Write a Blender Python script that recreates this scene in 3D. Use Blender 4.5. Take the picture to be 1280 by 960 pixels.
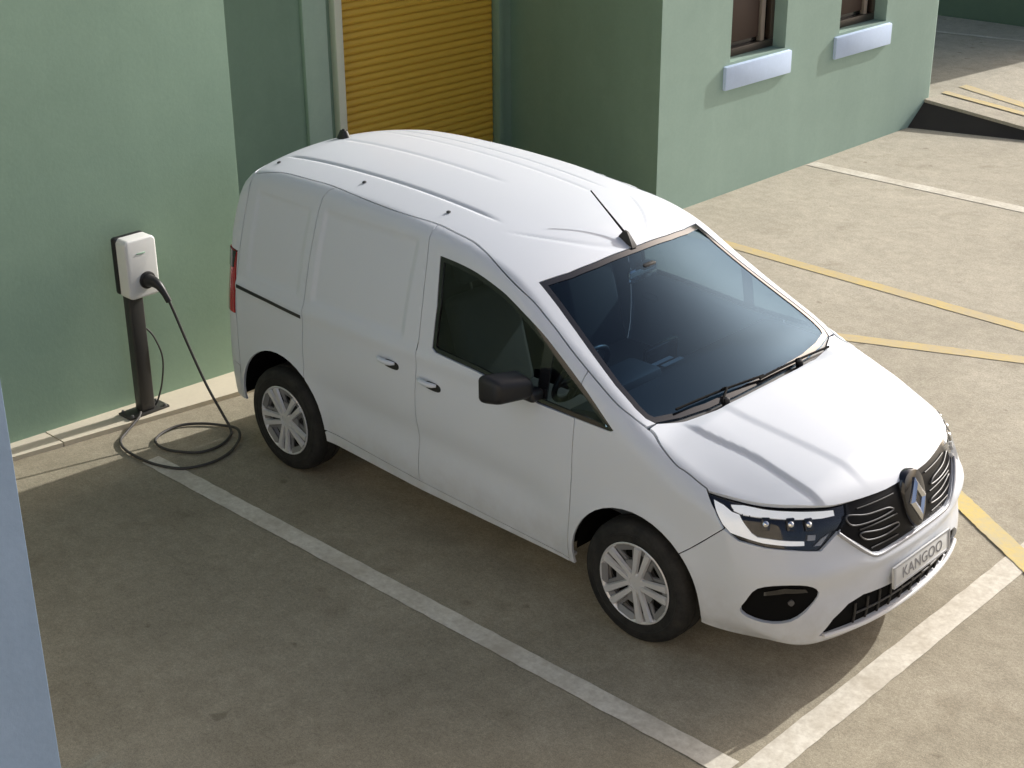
import bpy, bmesh, math, random
import numpy as np
from mathutils import Vector, Matrix
from mathutils.geometry import delaunay_2d_cdt
random.seed(4); rng = np.random.default_rng(4)
C = bpy.context.scene.collection
for o in list(bpy.data.objects): bpy.data.objects.remove(o)

# ------------------------------------------------------------ camera
SC = bpy.context.scene
cam = bpy.data.cameras.new('camera'); camo = bpy.data.objects.new('camera', cam); C.objects.link(camo)
FPX, YAW, PITCH, ROLL = 1894.43, 2.33386632, 0.418913280, -0.00659286
cyw, syw, cpt, spt = math.cos(YAW), math.sin(YAW), math.cos(PITCH), math.sin(PITCH)
fw = Vector((cyw*cpt, syw*cpt, -spt)); rt = Vector((syw, -cyw, 0)); up = rt.cross(fw)
r2 = math.cos(ROLL)*rt + math.sin(ROLL)*up; u2 = -math.sin(ROLL)*rt + math.cos(ROLL)*up
camo.matrix_world = Matrix(((r2.x,u2.x,-fw.x,3.94178),(r2.y,u2.y,-fw.y,-5.86418),(r2.z,u2.z,-fw.z,4.19998),(0,0,0,1)))
cam.sensor_width = 36; cam.lens = FPX/1280*36; cam.clip_end = 2000; cam.clip_start = .05
SC.camera = camo

# ------------------------------------------------------------ light
SUN_EL = math.radians(26); SUN_K = .12            # light travels (-K,-1) over the ground
world = bpy.data.worlds.new('World'); SC.world = world; world.use_nodes = True
nt = world.node_tree; bg = nt.nodes['Background']; sky = nt.nodes.new('ShaderNodeTexSky')
sky.sky_type = 'NISHITA'; sky.sun_disc = False; sky.sun_elevation = SUN_EL; sky.air_density = .55; sky.dust_density = 4.0; sky.ozone_density = .3
h = Vector((SUN_K, 1, 0)).normalized()            # towards the sun
sky.sun_rotation = math.atan2(h.x, h.y)
nt.links.new(sky.outputs[0], bg.inputs[0]); bg.inputs[1].default_value = .138
sl = bpy.data.lights.new('sun', 'SUN'); sl.energy = 3.4; sl.angle = math.radians(.5); sl.color = (1, .985, .955)
so = bpy.data.objects.new('sun', sl); C.objects.link(so)
sd = Vector((h.x*math.cos(SUN_EL), h.y*math.cos(SUN_EL), math.sin(SUN_EL)))
so.rotation_euler = sd.to_track_quat('Z', 'Y').to_euler(); so.location = (0, 0, 20)
SC.view_settings.view_transform = 'Standard'; SC.view_settings.look = 'None'
SC.view_settings.exposure = .42; SC.view_settings.gamma = 1

# ------------------------------------------------------------ materials
def mat(name, col, rough=.5, metal=0, coat=0, spec=.5, **kw):
    m = bpy.data.materials.new(name); m.use_nodes = True; b = m.node_tree.nodes['Principled BSDF']
    b.inputs['Base Color'].default_value = (*col, 1); b.inputs['Roughness'].default_value = rough
    b.inputs['Metallic'].default_value = metal; b.inputs['Coat Weight'].default_value = coat
    b.inputs['Coat Roughness'].default_value = .04; b.inputs['Specular IOR Level'].default_value = spec
    return m
def N(m, t, **kw):
    n = m.node_tree.nodes.new(t)
    for k, v in kw.items(): setattr(n, k, v)
    return n
def noise(m, scale, detail=6, rough=.55, stretch=(1,1,1), src='Object', dist=0):
    tc = N(m, 'ShaderNodeTexCoord'); mp = N(m, 'ShaderNodeMapping'); mp.inputs['Scale'].default_value = stretch
    n = N(m, 'ShaderNodeTexNoise'); n.inputs['Scale'].default_value = scale; n.inputs['Detail'].default_value = detail
    n.inputs['Roughness'].default_value = rough; n.inputs['Distortion'].default_value = dist
    m.node_tree.links.new(tc.outputs[src], mp.inputs[0]); m.node_tree.links.new(mp.outputs[0], n.inputs[0])
    return n.outputs['Fac']
def ramp(m, fac, p0, c0, p1, c1):
    r = N(m, 'ShaderNodeValToRGB'); e = r.color_ramp.elements
    e[0].position = p0; e[0].color = (*c0, 1); e[1].position = p1; e[1].color = (*c1, 1)
    m.node_tree.links.new(fac, r.inputs[0]); return r.outputs[0]
def mix(m, fac, a, b, mode='MIX'):
    x = N(m, 'ShaderNodeMix', data_type='RGBA', blend_type=mode)
    L = m.node_tree.links
    for i, v in ((0, fac), (6, a), (7, b)):
        if isinstance(v, (int, float)): x.inputs[i].default_value = v
        elif isinstance(v, tuple): x.inputs[i].default_value = (*v, 1)
        else: L.new(v, x.inputs[i])
    return x.outputs[2]
def base(m, sock): m.node_tree.links.new(sock, m.node_tree.nodes['Principled BSDF'].inputs['Base Color'])
def bump(m, fac, strength=.3, dist=.01):
    b = N(m, 'ShaderNodeBump'); b.inputs['Strength'].default_value = strength; b.inputs['Distance'].default_value = dist
    m.node_tree.links.new(fac, b.inputs['Height'])
    m.node_tree.links.new(b.outputs[0], m.node_tree.nodes['Principled BSDF'].inputs['Normal'])

def ground_mat():
    m = mat('weathered_concrete', (.4,.36,.28), .9, spec=.25)
    big = noise(m, .55, 5, .6); mid = noise(m, 4.2, 7, .7, dist=.2); blot = noise(m, 13, 5, .65); fine = noise(m, 55, 3, .7); grit = noise(m, 170, 2, .6)
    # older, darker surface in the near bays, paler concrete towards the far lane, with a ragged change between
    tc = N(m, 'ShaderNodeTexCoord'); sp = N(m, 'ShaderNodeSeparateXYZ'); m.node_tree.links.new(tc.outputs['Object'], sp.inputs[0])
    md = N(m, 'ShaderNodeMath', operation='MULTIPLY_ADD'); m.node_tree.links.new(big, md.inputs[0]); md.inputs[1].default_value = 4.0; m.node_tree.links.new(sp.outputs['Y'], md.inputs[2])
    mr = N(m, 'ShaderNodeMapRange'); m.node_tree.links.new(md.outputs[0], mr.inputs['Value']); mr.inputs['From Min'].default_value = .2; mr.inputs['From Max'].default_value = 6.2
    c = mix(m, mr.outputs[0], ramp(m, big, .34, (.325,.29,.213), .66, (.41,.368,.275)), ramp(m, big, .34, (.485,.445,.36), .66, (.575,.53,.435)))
    c2 = ramp(m, mid, .32, (.78,.77,.75), .68, (1.06,1.05,1.03))
    c = mix(m, .6, c, c2, 'MULTIPLY')
    c3 = ramp(m, fine, .30, (.66,.65,.64), .68, (1.15,1.15,1.15)); c = mix(m, .6, c, c3, 'MULTIPLY')
    c4 = ramp(m, grit, .34, (.62,.61,.60), .66, (1.2,1.2,1.2)); c = mix(m, .65, c, c4, 'MULTIPLY')
    c = mix(m, .5, c, ramp(m, blot, .36, (.80,.79,.77), .66, (1.10,1.10,1.09)), 'MULTIPLY')
    st = ramp(m, noise(m, 1.9, 6, .62, dist=.25), .58, (1,1,1), .76, (.76,.74,.71)); c = mix(m, 1, c, st, 'MULTIPLY')
    dr = ramp(m, noise(m, 5.5, 2, .4), .72, (1,1,1), .76, (.62,.60,.58)); c = mix(m, .8, c, dr, 'MULTIPLY')     # old oil drips
    base(m, c); bump(m, fine, .35, .006); return m
def paint_line(name, col, worn):
    m = mat(name, col, .75, spec=.3)
    n = noise(m, 26, 6, .75); n2 = noise(m, 3, 4, .6)
    s = N(m, 'ShaderNodeMath', operation='MULTIPLY'); m.node_tree.links.new(n, s.inputs[0]); m.node_tree.links.new(n2, s.inputs[1])
    f = ramp(m, s.outputs[0], .14, (0,0,0), .36, (1,1,1))
    c = mix(m, f, worn, col); base(m, c); bump(m, n, .2, .004); return m
def stucco(name, col, dark, streak=.22, top=None):
    m = mat(name, col, .85, spec=.25)
    big = noise(m, .9, 5, .6); st = noise(m, 2.2, 5, .6, (1,1,.08)); fine = noise(m, 38, 4, .65); patch = noise(m, 3.5, 6, .7, dist=.8)
    c = mix(m, ramp(m, big, .35, (0,0,0), .7, (1,1,1)), dark, col)
    c = mix(m, streak, c, ramp(m, st, .3, (.78,.79,.8), .7, (1.1,1.1,1.1)), 'MULTIPLY')
    c = mix(m, .22, c, ramp(m, patch, .35, (.82,.84,.82), .68, (1.1,1.08,1.08)), 'MULTIPLY')
    c = mix(m, .14, c, ramp(m, fine, .3, (.8,.8,.8), .7, (1.12,1.12,1.12)), 'MULTIPLY')
    base(m, c); bump(m, fine, .13, .005); return m
M = {}
M['ground'] = ground_mat()
M['white_line'] = paint_line('worn_white_line', (.74,.70,.60), (.50,.45,.36))
M['yellow_line'] = paint_line('worn_yellow_line', (.62,.48,.20), (.50,.42,.28))
M['yellow_strong'] = paint_line('yellow_line', (.70,.53,.15), (.52,.45,.28))
M['wall_left'] = stucco('green_stucco', (.33,.47,.355), (.30,.43,.325), .2)
M['wall_right'] = stucco('pale_green_stucco', (.335,.455,.385), (.305,.42,.355))
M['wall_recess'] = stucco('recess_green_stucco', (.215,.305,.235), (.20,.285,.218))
M['pale_trim'] = stucco('pale_trim_paint', (.40,.50,.42), (.36,.46,.39))
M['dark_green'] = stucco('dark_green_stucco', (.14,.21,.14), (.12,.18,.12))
M['warm_bounce'] = stucco('warm_bounce_render', (.43,.385,.32), (.38,.34,.28))  # tone set for the warm light it bounces towards the van
M['blue_wall'] = stucco('blue_stucco', (.205,.28,.395), (.18,.25,.355), .55)
M['sill_paint'] = stucco('pale_blue_paint', (.60,.72,.90), (.55,.67,.86), .15)
M['kerb_dark'] = stucco('shade_dark_concrete', (.060,.052,.045), (.042,.037,.033), .3)  # shade on the paving slope is put into this near-black colour
M['rod'] = mat('aerial_rubber', (.006,.006,.006), .85, spec=.1)
M['cream'] = stucco('cream_concrete', (.70,.63,.50), (.60,.54,.42), .1)
M['guard'] = mat('cream_metal_guard', (.62,.62,.52), .5)
M['slat'] = mat('ochre_painted_steel', (.66,.40,.055), .45)
M['window_frame'] = mat('brown_window_frame', (.05,.035,.025), .4)
M['window_pane'] = mat('dark_window_glass', (.012,.010,.009), .08)
M['inner_frame'] = mat('pale_brown_strip', (.25,.2,.16), .5)
M['paint'] = mat('white_car_paint', (.64,.675,.725), .48, coat=.32, spec=.25)
M['mirror_grey'] = mat('mirror_shell', (.009,.009,.010), .5)
def dusty(m, col, dust, z0, z1, amt):
    '''road dust: patchy film on the lowest part of the bodywork'''
    tc = N(m, 'ShaderNodeTexCoord'); sp = N(m, 'ShaderNodeSeparateXYZ'); m.node_tree.links.new(tc.outputs['Object'], sp.inputs[0])
    mr = N(m, 'ShaderNodeMapRange'); mr.inputs['From Min'].default_value = z1; mr.inputs['From Max'].default_value = z0; mr.inputs['To Max'].default_value = amt
    m.node_tree.links.new(sp.outputs['Z'], mr.inputs['Value'])
    mu = N(m, 'ShaderNodeMath', operation='MULTIPLY'); m.node_tree.links.new(mr.outputs[0], mu.inputs[0]); m.node_tree.links.new(ramp(m, noise(m, 7, 6, .7), .3, (.2,.2,.2), .7, (1,1,1)), mu.inputs[1])
    base(m, mix(m, mu.outputs[0], col, dust))
dusty(M['paint'], (.64,.675,.725), (.36,.33,.29), .22, .62, .55)
M['black'] = mat('black_plastic', (.012,.012,.013), .45)
M['gloss_black'] = mat('gloss_black_plastic', (.008,.008,.010), .12, coat=.6)
M['well'] = mat('wheel_well_felt', (.006,.006,.006), .95, spec=.1)
M['rubber'] = mat('tyre_rubber', (.014,.014,.014), .72, spec=.35)
base(M['rubber'], ramp(M['rubber'], noise(M['rubber'], 14, 5, .7), .35, (.010,.010,.010), .75, (.034,.032,.029)))
M['alloy'] = mat('silver_alloy', (.66,.66,.67), .32, metal=.35)
M['alloy_dark'] = mat('grey_alloy', (.12,.12,.125), .42, metal=.35)
M['alloy_mid'] = mat('mid_grey_alloy', (.24,.24,.245), .4, metal=.35)
M['chrome'] = mat('chrome_trim', (.72,.73,.75), .16, metal=1)
M['satin'] = mat('satin_silver', (.36,.37,.39), .4, metal=.4)
M['bar'] = mat('grey_grille_bar', (.09,.09,.095), .4, metal=.3)
M['grille'] = mat('grille_black', (.005,.005,.006), .4, spec=.12)
M['drl'] = mat('white_light_guide', (.85,.86,.86), .25, coat=.6)
_b = M['drl'].node_tree.nodes['Principled BSDF']; _b.inputs['Emission Color'].default_value = (1,1,1,1); _b.inputs['Emission Strength'].default_value = .22
M['lip'] = mat('pale_silver_trim', (.70,.70,.70), .3)
M['red'] = mat('red_lens', (.42,.015,.02), .12, coat=.8)
M['plate'] = mat('number_plate_white', (.60,.61,.60), .4)
M['ink'] = mat('plate_ink', (.17,.17,.18), .6)
M['grey'] = mat('grey_trim', (.05,.052,.055), .7)
M['seat'] = mat('seat_fabric', (.075,.08,.085), .9)
M['dash'] = mat('dashboard_plastic', (.022,.024,.027), .6)
M['charger_white'] = mat('white_plastic', (.80,.80,.77), .35)
M['post'] = mat('dark_grey_metal', (.045,.043,.040), .45, metal=.2)
M['dash_pale'] = mat('pale_strip', (.22,.23,.24), .6)
M['cable'] = mat('cable_rubber', (.050,.046,.042), .65)
M['steel'] = mat('dull_steel', (.2,.2,.2), .5, metal=.8)
def glass(name, tint, ior=1.5, rough=.0, refl=(1,1,1)):
    m = bpy.data.materials.new(name); m.use_nodes = True; t = m.node_tree; t.nodes.clear()
    out = t.nodes.new('ShaderNodeOutputMaterial'); tr = t.nodes.new('ShaderNodeBsdfTransparent'); gl = t.nodes.new('ShaderNodeBsdfGlossy')
    fr = t.nodes.new('ShaderNodeFresnel'); mx = t.nodes.new('ShaderNodeMixShader')
    tr.inputs[0].default_value = (*tint, 1); gl.inputs['Roughness'].default_value = rough; gl.inputs['Color'].default_value = (*refl, 1)
    ge = t.nodes.new('ShaderNodeNewGeometry'); io = t.nodes.new('ShaderNodeMapRange')      # thin pane: same reflection from both faces
    io.inputs['To Min'].default_value = ior; io.inputs['To Max'].default_value = 1/ior
    t.links.new(ge.outputs['Backfacing'], io.inputs['Value']); t.links.new(io.outputs[0], fr.inputs[0])
    t.links.new(fr.outputs[0], mx.inputs[0]); t.links.new(tr.outputs[0], mx.inputs[1]); t.links.new(gl.outputs[0], mx.inputs[2]); t.links.new(mx.outputs[0], out.inputs[0])
    return m
M['windshield'] = glass('blue_tinted_glass', (.25,.37,.48), 1.52, refl=(.34,.50,.70))
M['side_glass'] = glass('grey_tinted_glass', (.38,.44,.44), 1.45)
M['lens'] = glass('clear_lens', (.94,.95,.96), 1.22)

# ------------------------------------------------------------ helpers
def obj(name, verts, faces, m, parent=None, smooth=False, kind=None, loc=None):
    me = bpy.data.meshes.new(name); me.from_pydata([tuple(map(float, v)) for v in verts], [], [tuple(f) for f in faces]); me.update()
    if m: me.materials.append(m)
    if smooth: me.polygons.foreach_set('use_smooth', [True]*len(me.polygons))
    o = bpy.data.objects.new(name, me); C.objects.link(o)
    if parent: o.parent = parent
    if kind: o['kind'] = kind
    return o
def empty(name, label, cat, loc=(0,0,0), rz=0, group=None):
    o = bpy.data.objects.new(name, None); C.objects.link(o); o.location = loc; o.rotation_euler = (0,0,rz); o.empty_display_size = .2
    o['label'] = label; o['category'] = cat
    if group: o['group'] = group
    return o
def bm_obj(name, bm, m, parent=None, smooth=False, kind=None, angle=None):
    me = bpy.data.meshes.new(name)
    bmesh.ops.recalc_face_normals(bm, faces=bm.faces)
    if smooth:
        for f in bm.faces: f.smooth = True
        for e in bm.edges:
            if len(e.link_faces) == 2 and e.calc_face_angle(0) > math.radians(angle or 35): e.smooth = False
    bm.to_mesh(me); bm.free()
    if m: me.materials.append(m)
    o = bpy.data.objects.new(name, me); C.objects.link(o)
    if parent: o.parent = parent
    if kind: o['kind'] = kind
    return o
def add_box(bm, lo, hi, bev=0, seg=2, mtx=None):
    r = bmesh.ops.create_cube(bm, size=1); vs = r['verts']
    c = [(a+b)/2 for a, b in zip(lo, hi)]; s = [b-a for a, b in zip(lo, hi)]
    for v in vs: v.co = Vector((c[0]+v.co.x*s[0], c[1]+v.co.y*s[1], c[2]+v.co.z*s[2]))
    if bev:
        es = list({e for v in vs for e in v.link_edges})
        r = bmesh.ops.bevel(bm, geom=es, offset=bev, segments=seg, affect='EDGES', profile=.5)
        vs = list({v for f in r['faces'] for v in f.verts} | {v for v in vs if v.is_valid})
    if mtx:
        for v in vs: v.co = mtx @ v.co
    return vs
def box(name, lo, hi, m, parent=None, bev=0, kind=None, seg=2):
    bm = bmesh.new(); add_box(bm, lo, hi, bev, seg); return bm_obj(name, bm, m, parent, bev > 0, kind)
def prism(name, pts, z0, z1, m, parent=None, bev=0, kind=None):
    """plan polygon (counter-clockwise) raised from z0 to z1"""
    bm = bmesh.new(); a = [bm.verts.new((x, y, z0)) for x, y in pts]; b = [bm.verts.new((x, y, z1)) for x, y in pts]
    n = len(pts); bm.faces.new(a[::-1]); bm.faces.new(b)
    for i in range(n): bm.faces.new((a[i], a[(i+1) % n], b[(i+1) % n], b[i]))
    if bev: bmesh.ops.bevel(bm, geom=list(bm.edges), offset=bev, segments=2, affect='EDGES', profile=.5)
    return bm_obj(name, bm, m, parent, False, kind)
def smooth_path(P, n=8, closed=False):
    P = [Vector(p) for p in P]; out = []; k = len(P)
    for i in range(k if closed else k-1):
        p0 = P[(i-1) % k] if closed or i > 0 else P[0]; p1 = P[i]; p2 = P[(i+1) % k]; p3 = P[(i+2) % k] if closed or i+2 < k else P[-1]
        for j in range(n):
            t = j/n
            out.append(.5*((2*p1)+(p2-p0)*t+(2*p0-5*p1+4*p2-p3)*t*t+(3*p1-p0-3*p2+p3)*t**3))
    if not closed: out.append(P[-1])
    return out
def add_tube(bm, P, r, seg=10, closed=False, caps=True, flat=None):
    P = [Vector(p) for p in P]; n = len(P); rings = []
    rad = r if isinstance(r, (list, tuple)) else [r]*n
    prev = None
    for i in range(n):
        t = (P[(i+1) % n] - P[i-1]) if closed else (P[min(i+1, n-1)] - P[max(i-1, 0)])
        t.normalize()
        if prev is None:
            a = Vector((0,0,1)) if abs(t.z) < .9 else Vector((1,0,0)); u = t.cross(a).normalized()
        else: u = (prev - t*prev.dot(t)).normalized()
        prev = u; w = t.cross(u)
        rings.append([bm.verts.new(P[i]+rad[i]*(math.cos(2*math.pi*k/seg)*u+math.sin(2*math.pi*k/seg)*w)) for k in range(seg)])
    for i in range(n if closed else n-1):
        a, b = rings[i], rings[(i+1) % n]
        for k in range(seg): bm.faces.new((a[k], a[(k+1) % seg], b[(k+1) % seg], b[k]))
    if caps and not closed: bm.faces.new(rings[0][::-1]); bm.faces.new(rings[-1])
def tube(name, P, r, m, parent=None, seg=10, closed=False):
    bm = bmesh.new(); add_tube(bm, P, r, seg, closed); return bm_obj(name, bm, m, parent, True, angle=50)
def add_lathe(bm, prof, seg=48, axis='Y', ctr=(0,0,0), close=False):
    """prof: list of (r, h) turned round the axis"""
    rings = []
    for r, h in prof:
        ring = []
        for k in range(seg):
            a = 2*math.pi*k/seg; c, s = r*math.cos(a), r*math.sin(a)
            p = (c, h, s) if axis == 'Y' else (c, s, h)
            ring.append(bm.verts.new((p[0]+ctr[0], p[1]+ctr[1], p[2]+ctr[2])))
        rings.append(ring)
    R = rings + ([rings[0]] if close else [])
    for a, b in zip(R[:-1], R[1:]):
        for k in range(seg): bm.faces.new((a[k], a[(k+1) % seg], b[(k+1) % seg], b[k]))
    return rings
def lathe(name, prof, m, parent=None, seg=48, axis='Y', ctr=(0,0,0), cap=True, close=False, angle=35):
    bm = bmesh.new(); R = add_lathe(bm, prof, seg, axis, ctr, close)
    if cap and not close: bm.faces.new(R[0]); bm.faces.new(R[-1][::-1])
    return bm_obj(name, bm, m, parent, True, angle=angle)

# ------------------------------------------------------------ the ground and its paint
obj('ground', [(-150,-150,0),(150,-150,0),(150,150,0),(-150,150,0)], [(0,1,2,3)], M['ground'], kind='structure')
def stripe(name, a, b, w, m, z=.004, n=70, zf=None):
    """painted stripe from a to b with slightly ragged edges"""
    a, b = Vector((*a,0)), Vector((*b,0)); d = (b-a).normalized(); s = Vector((-d.y, d.x, 0)); v = []
    for i in range(n+1):
        p = a+(b-a)*i/n
        for k in (-1, 1):
            q = p + s*k*(w/2+random.uniform(-.0028,.0028)); q.z = (zf(q.x,q.y) if zf else 0)+z; v.append(q)
    return obj(name, v, [(2*i, 2*i+1, 2*i+3, 2*i+2) if False else (2*i+1, 2*i, 2*i+2, 2*i+3) for i in range(n)], m, kind='structure')
stripe('parking_line', (-3.42,-1.385), (.945,-1.375), .125, M['white_line'])
stripe('parking_line', (1.04,-3.6), (1.035,2.6), .145, M['white_line'])
stripe('parking_line', (-4.13,6.95), (6,6.93), .16, M['white_line'])
stripe('yellow_line', (-3.9,4.36), (3.5,4.12), .13, M['yellow_line'])
stripe('yellow_line', (-1.9,2.98), (3.4,5.22), .13, M['yellow_line'])
stripe('yellow_line', (.30,1.62), (1.75,.67), .13, M['yellow_strong'], z=.008)
# wedge of raised paving beyond the corner of the building, its dark sloped face towards the camera
def rz(x, y=0): return .25*min(1, max(0, (-2.20-x)/1.95))
def low_y(x): return 8.85+.30*(x+4.16)
def top_y(x): return low_y(x)+.36*rz(x)/.25
xs = [-12,-4.16,-3.8,-3.4,-3.0,-2.6,-2.20]
v = []; f = []
for x in xs: y = top_y(max(x,-4.16)); v += [(x,y,rz(x)+.004),(x,13.78,rz(x)+.004)]
for i in range(len(xs)-1): f.append((2*i,2*i+2,2*i+3,2*i+1))
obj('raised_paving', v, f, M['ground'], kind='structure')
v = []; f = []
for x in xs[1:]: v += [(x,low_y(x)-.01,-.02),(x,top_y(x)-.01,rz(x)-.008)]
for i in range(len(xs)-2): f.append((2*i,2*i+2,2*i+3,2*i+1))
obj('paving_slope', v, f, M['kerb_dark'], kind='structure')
v = []; f = []
for x in xs[1:]: y = top_y(x); v += [(x,y-.03,rz(x)-.03),(x,y-.03,rz(x)+.012),(x,y+.10,rz(x)+.012),(x,y+.10,rz(x)-.03)]
for i in range(len(xs)-2):
    a, b = 4*i, 4*i+4; f += [(a,b,b+1,a+1),(a+1,b+1,b+2,a+2),(a+2,b+2,b+3,a+3)]
obj('paving_kerb', v, f, M['ground'], kind='structure')
stripe('yellow_line', (-4.16,10.05), (-1.2,10.0), .17, M['yellow_line'], z=.010, zf=rz)
stripe('yellow_line', (-4.16,9.62), (-2.2,9.86), .12, M['yellow_line'], z=.014, zf=rz)
stripe('parking_line', (-6.6,12.6), (-4.3,12.95), .10, M['white_line'], z=.010, zf=rz)
# flat strip of pale concrete under the left wall, in cast lengths; the wall stands a few degrees off the building line
WA = math.radians(4.0)
def wall_x(y): return -4.14+(y+1)*math.tan(WA)
def strip_x(y): return -3.79+(y+.44)*.150
bm = bmesh.new(); y = -6.
while y < .25:
    y2 = min(y+1.45, .30); zt = .030+random.uniform(-.002,.002)
    q = [(wall_x(y)-.1,y+.004),(strip_x(y),y+.004),(strip_x(y2),y2-.004),(wall_x(y2)-.1,y2-.004)]
    a = [bm.verts.new((u,w,-.02)) for u,w in q]; b = [bm.verts.new((u,w,zt)) for u,w in q]
    bm.faces.new(b); bm.faces.new(a[::-1])
    for t in range(4): bm.faces.new((a[t],a[(t+1)%4],b[(t+1)%4],b[t]))
    y = y2
bm_obj('kerb', bm, M['cream'], None, False, 'structure')

# ------------------------------------------------------------ buildings
def wall_open(name, X, y0, y1, z0, z1, holes, depth, m, parent):
    """wall in the plane x = X facing +x with rectangular openings and their reveals"""
    ys = sorted({y0, y1, *[h[0] for h in holes], *[h[1] for h in holes]}); zs = sorted({z0, z1, *[h[2] for h in holes], *[h[3] for h in holes]})
    bm = bmesh.new(); V = {}
    def vt(y, z, x=X):
        k = (round(x,4), round(y,4), round(z,4))
        if k not in V: V[k] = bm.verts.new(k)
        return V[k]
    for a, b in zip(ys[:-1], ys[1:]):
        for c, d in zip(zs[:-1], zs[1:]):
            if any(h[0] <= a and b <= h[1] and h[2] <= c and d <= h[3] for h in holes): continue
            bm.faces.new((vt(a,c), vt(b,c), vt(b,d), vt(a,d)))
    for h in holes:
        for (a, c), (b, d) in (((h[0],h[2]),(h[1],h[2])),((h[1],h[2]),(h[1],h[3])),((h[1],h[3]),(h[0],h[3])),((h[0],h[3]),(h[0],h[2]))):
            bm.faces.new((vt(a,c), vt(b,d), vt(b,d,X-depth), vt(a,c,X-depth)))
    me = bpy.data.meshes.new(name); bm.to_mesh(me); bm.free(); me.materials.append(m)
    o = bpy.data.objects.new(name, me); C.objects.link(o); o.parent = parent; return o
lw = prism('green_wall', [(wall_x(-11),-11),(wall_x(-.09),-.09),(-6.28,-.09),(-6.28,-11)], -.05, 6.5, M["wall_left"], bev=.002)
lw['label'] = 'tall plain green rendered wall behind the charging post'; lw['category'] = 'wall'

gb = empty('green_building', 'sage green rendered building with ochre roller door and two windows with pale blue sills', 'building', (-4.15,4.48,0))
gb_inv = Vector((4.15,-4.48,0))
def B(o):
    """hang o on the building without moving it"""
    o.parent = gb; o.location = gb_inv; return o
HW = 7.0
OP = [(5.50,6.38,1.245,2.75),(7.32,8.20,1.245,2.75)]
B(wall_open('facade', -4.15, 4.48, 9.26, -.05, HW, OP, .20, M['wall_right'], gb))
# rounded far corner, side wall of the recess and back
ring = [(-4.15,9.26),(-4.152,9.275),(-4.165,9.288),(-7.4,9.29)]
n = len(ring)
o = obj('corner_wall', [(x,y,z) for z in (-.05,HW) for x,y in ring], [(i,i+1,n+i+1,n+i) for i in range(n-1)], M['wall_right'], smooth=False); B(o)
for p in list(o.data.polygons)[:-1]: p.use_smooth = True
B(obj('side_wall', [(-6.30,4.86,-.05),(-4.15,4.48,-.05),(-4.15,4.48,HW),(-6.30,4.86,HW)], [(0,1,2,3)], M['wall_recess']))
B(obj('roof', [(-4.15,4.48,HW),(-4.15,9.26,HW),(-7.4,9.29,HW),(-7.4,4.9,HW),(-6.3,4.86,HW)], [(0,1,2,3,4)], M['wall_recess']))
DOOR = (2.69,4.70,-.05,4.3)
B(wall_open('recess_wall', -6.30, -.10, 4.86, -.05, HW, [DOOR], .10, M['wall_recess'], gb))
B(box('door_surround', (-6.305,2.28,-.02), (-6.262,2.54,4.55), M['pale_trim'], gb, .006))
B(box('corner_guard', (-6.31,2.60,-.02), (-6.225,2.687,4.45), M['guard'], gb, .012))
B(box('door_track', (-6.36,4.67,0), (-6.27,4.73,4.3), M['wall_recess'], gb, .006))
door = box('roller_door', (-6.43,2.65,0), (-6.41,4.72,4.35), M['slat']); B(door)
# curtain of slats: each one a shallow convex strip with a recessed joint
SP = .066; sv = []; sf = []
prof = [(-.0,-.031),(.010,-.026),(.017,-.012),(.018,.004),(.013,.020),(.004,.029),(-.004,.031)]
for yy in (2.68,4.69):
    for x, z in prof: sv.append((-6.405+x, yy, z))
k = len(prof); sf = [(i, i+k, i+k+1, i+1) for i in range(k-1)]
sme = bpy.data.meshes.new('slat'); sme.from_pydata(sv, [], sf); sme.materials.append(M['slat']); sme.update()
for p in sme.polygons: p.use_smooth = True
for i in range(64):
    s_ = bpy.data.objects.new('slat', sme); C.objects.link(s_); s_.parent = door; s_.location = (random.uniform(-.0015,.0015), 0, .05+SP*i)
for (y0,y1,z0,z1), SY in zip(OP, ((5.405,6.46),(7.235,8.285))):
    w = box('window', (-4.352,y0-.01,z0-.01), (-4.345,y1+.01,z1), M['window_pane']); B(w)
    bm = bmesh.new()
    add_box(bm, (-4.345,y0,z0), (-4.29,y1,z0+.075), .006); add_box(bm, (-4.345,y0,z0+.075), (-4.29,y0+.06,z1), .006); add_box(bm, (-4.345,y1-.06,z0+.075), (-4.29,y1,z1), .006)
    add_box(bm, (-4.343,y0+.06,z0+.62), (-4.300,y1-.06,z0+.67), .005)
    bm_obj('frame', bm, M['window_frame'], w, True)
    box('mullion', (-4.343,y1-.205,z0+.076), (-4.296,y1-.145,z0+.619), M['inner_frame'], w, .004)
    box('blind', (-4.344,y0+.065,z0+.12), (-4.322,y1-.215,z0+.617), mat('dark_brown_blind',(.045,.022,.013),.6), w, .003)
    bm = bmesh.new(); vs = add_box(bm, (-4.30,SY[0],1.00), (-4.116,SY[1],1.215), .012)
    for q in vs:
        if q.co.z > 1.1: q.co.z += .03*(-4.108-q.co.x)/.19
    B(bm_obj('sill', bm, M['sill_paint'], gb, True))
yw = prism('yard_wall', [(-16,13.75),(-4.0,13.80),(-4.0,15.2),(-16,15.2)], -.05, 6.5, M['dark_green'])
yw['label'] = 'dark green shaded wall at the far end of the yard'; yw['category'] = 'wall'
bw = prism('blue_wall', [(.035,-3.955),(-1.3,-3.955),(-1.3,-6.6),(.035,-6.6)][::-1], -.05, 5.5, M['blue_wall'], bev=.002)
bw['label'] = 'pale blue rendered wall corner beside the near parking bay'; bw['category'] = 'wall'

ob = prism('added_light_block', [(-16,-9.6),(-16,-12),(14,-12),(14,-9.6)][::-1], -.05, 9.5, M['warm_bounce'])  # unseen block, added to hold back sky light and return warm bounce
ob['label'] = 'unseen block added behind the camera to cut sky light and bounce warm light'; ob['category'] = 'building'

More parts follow.
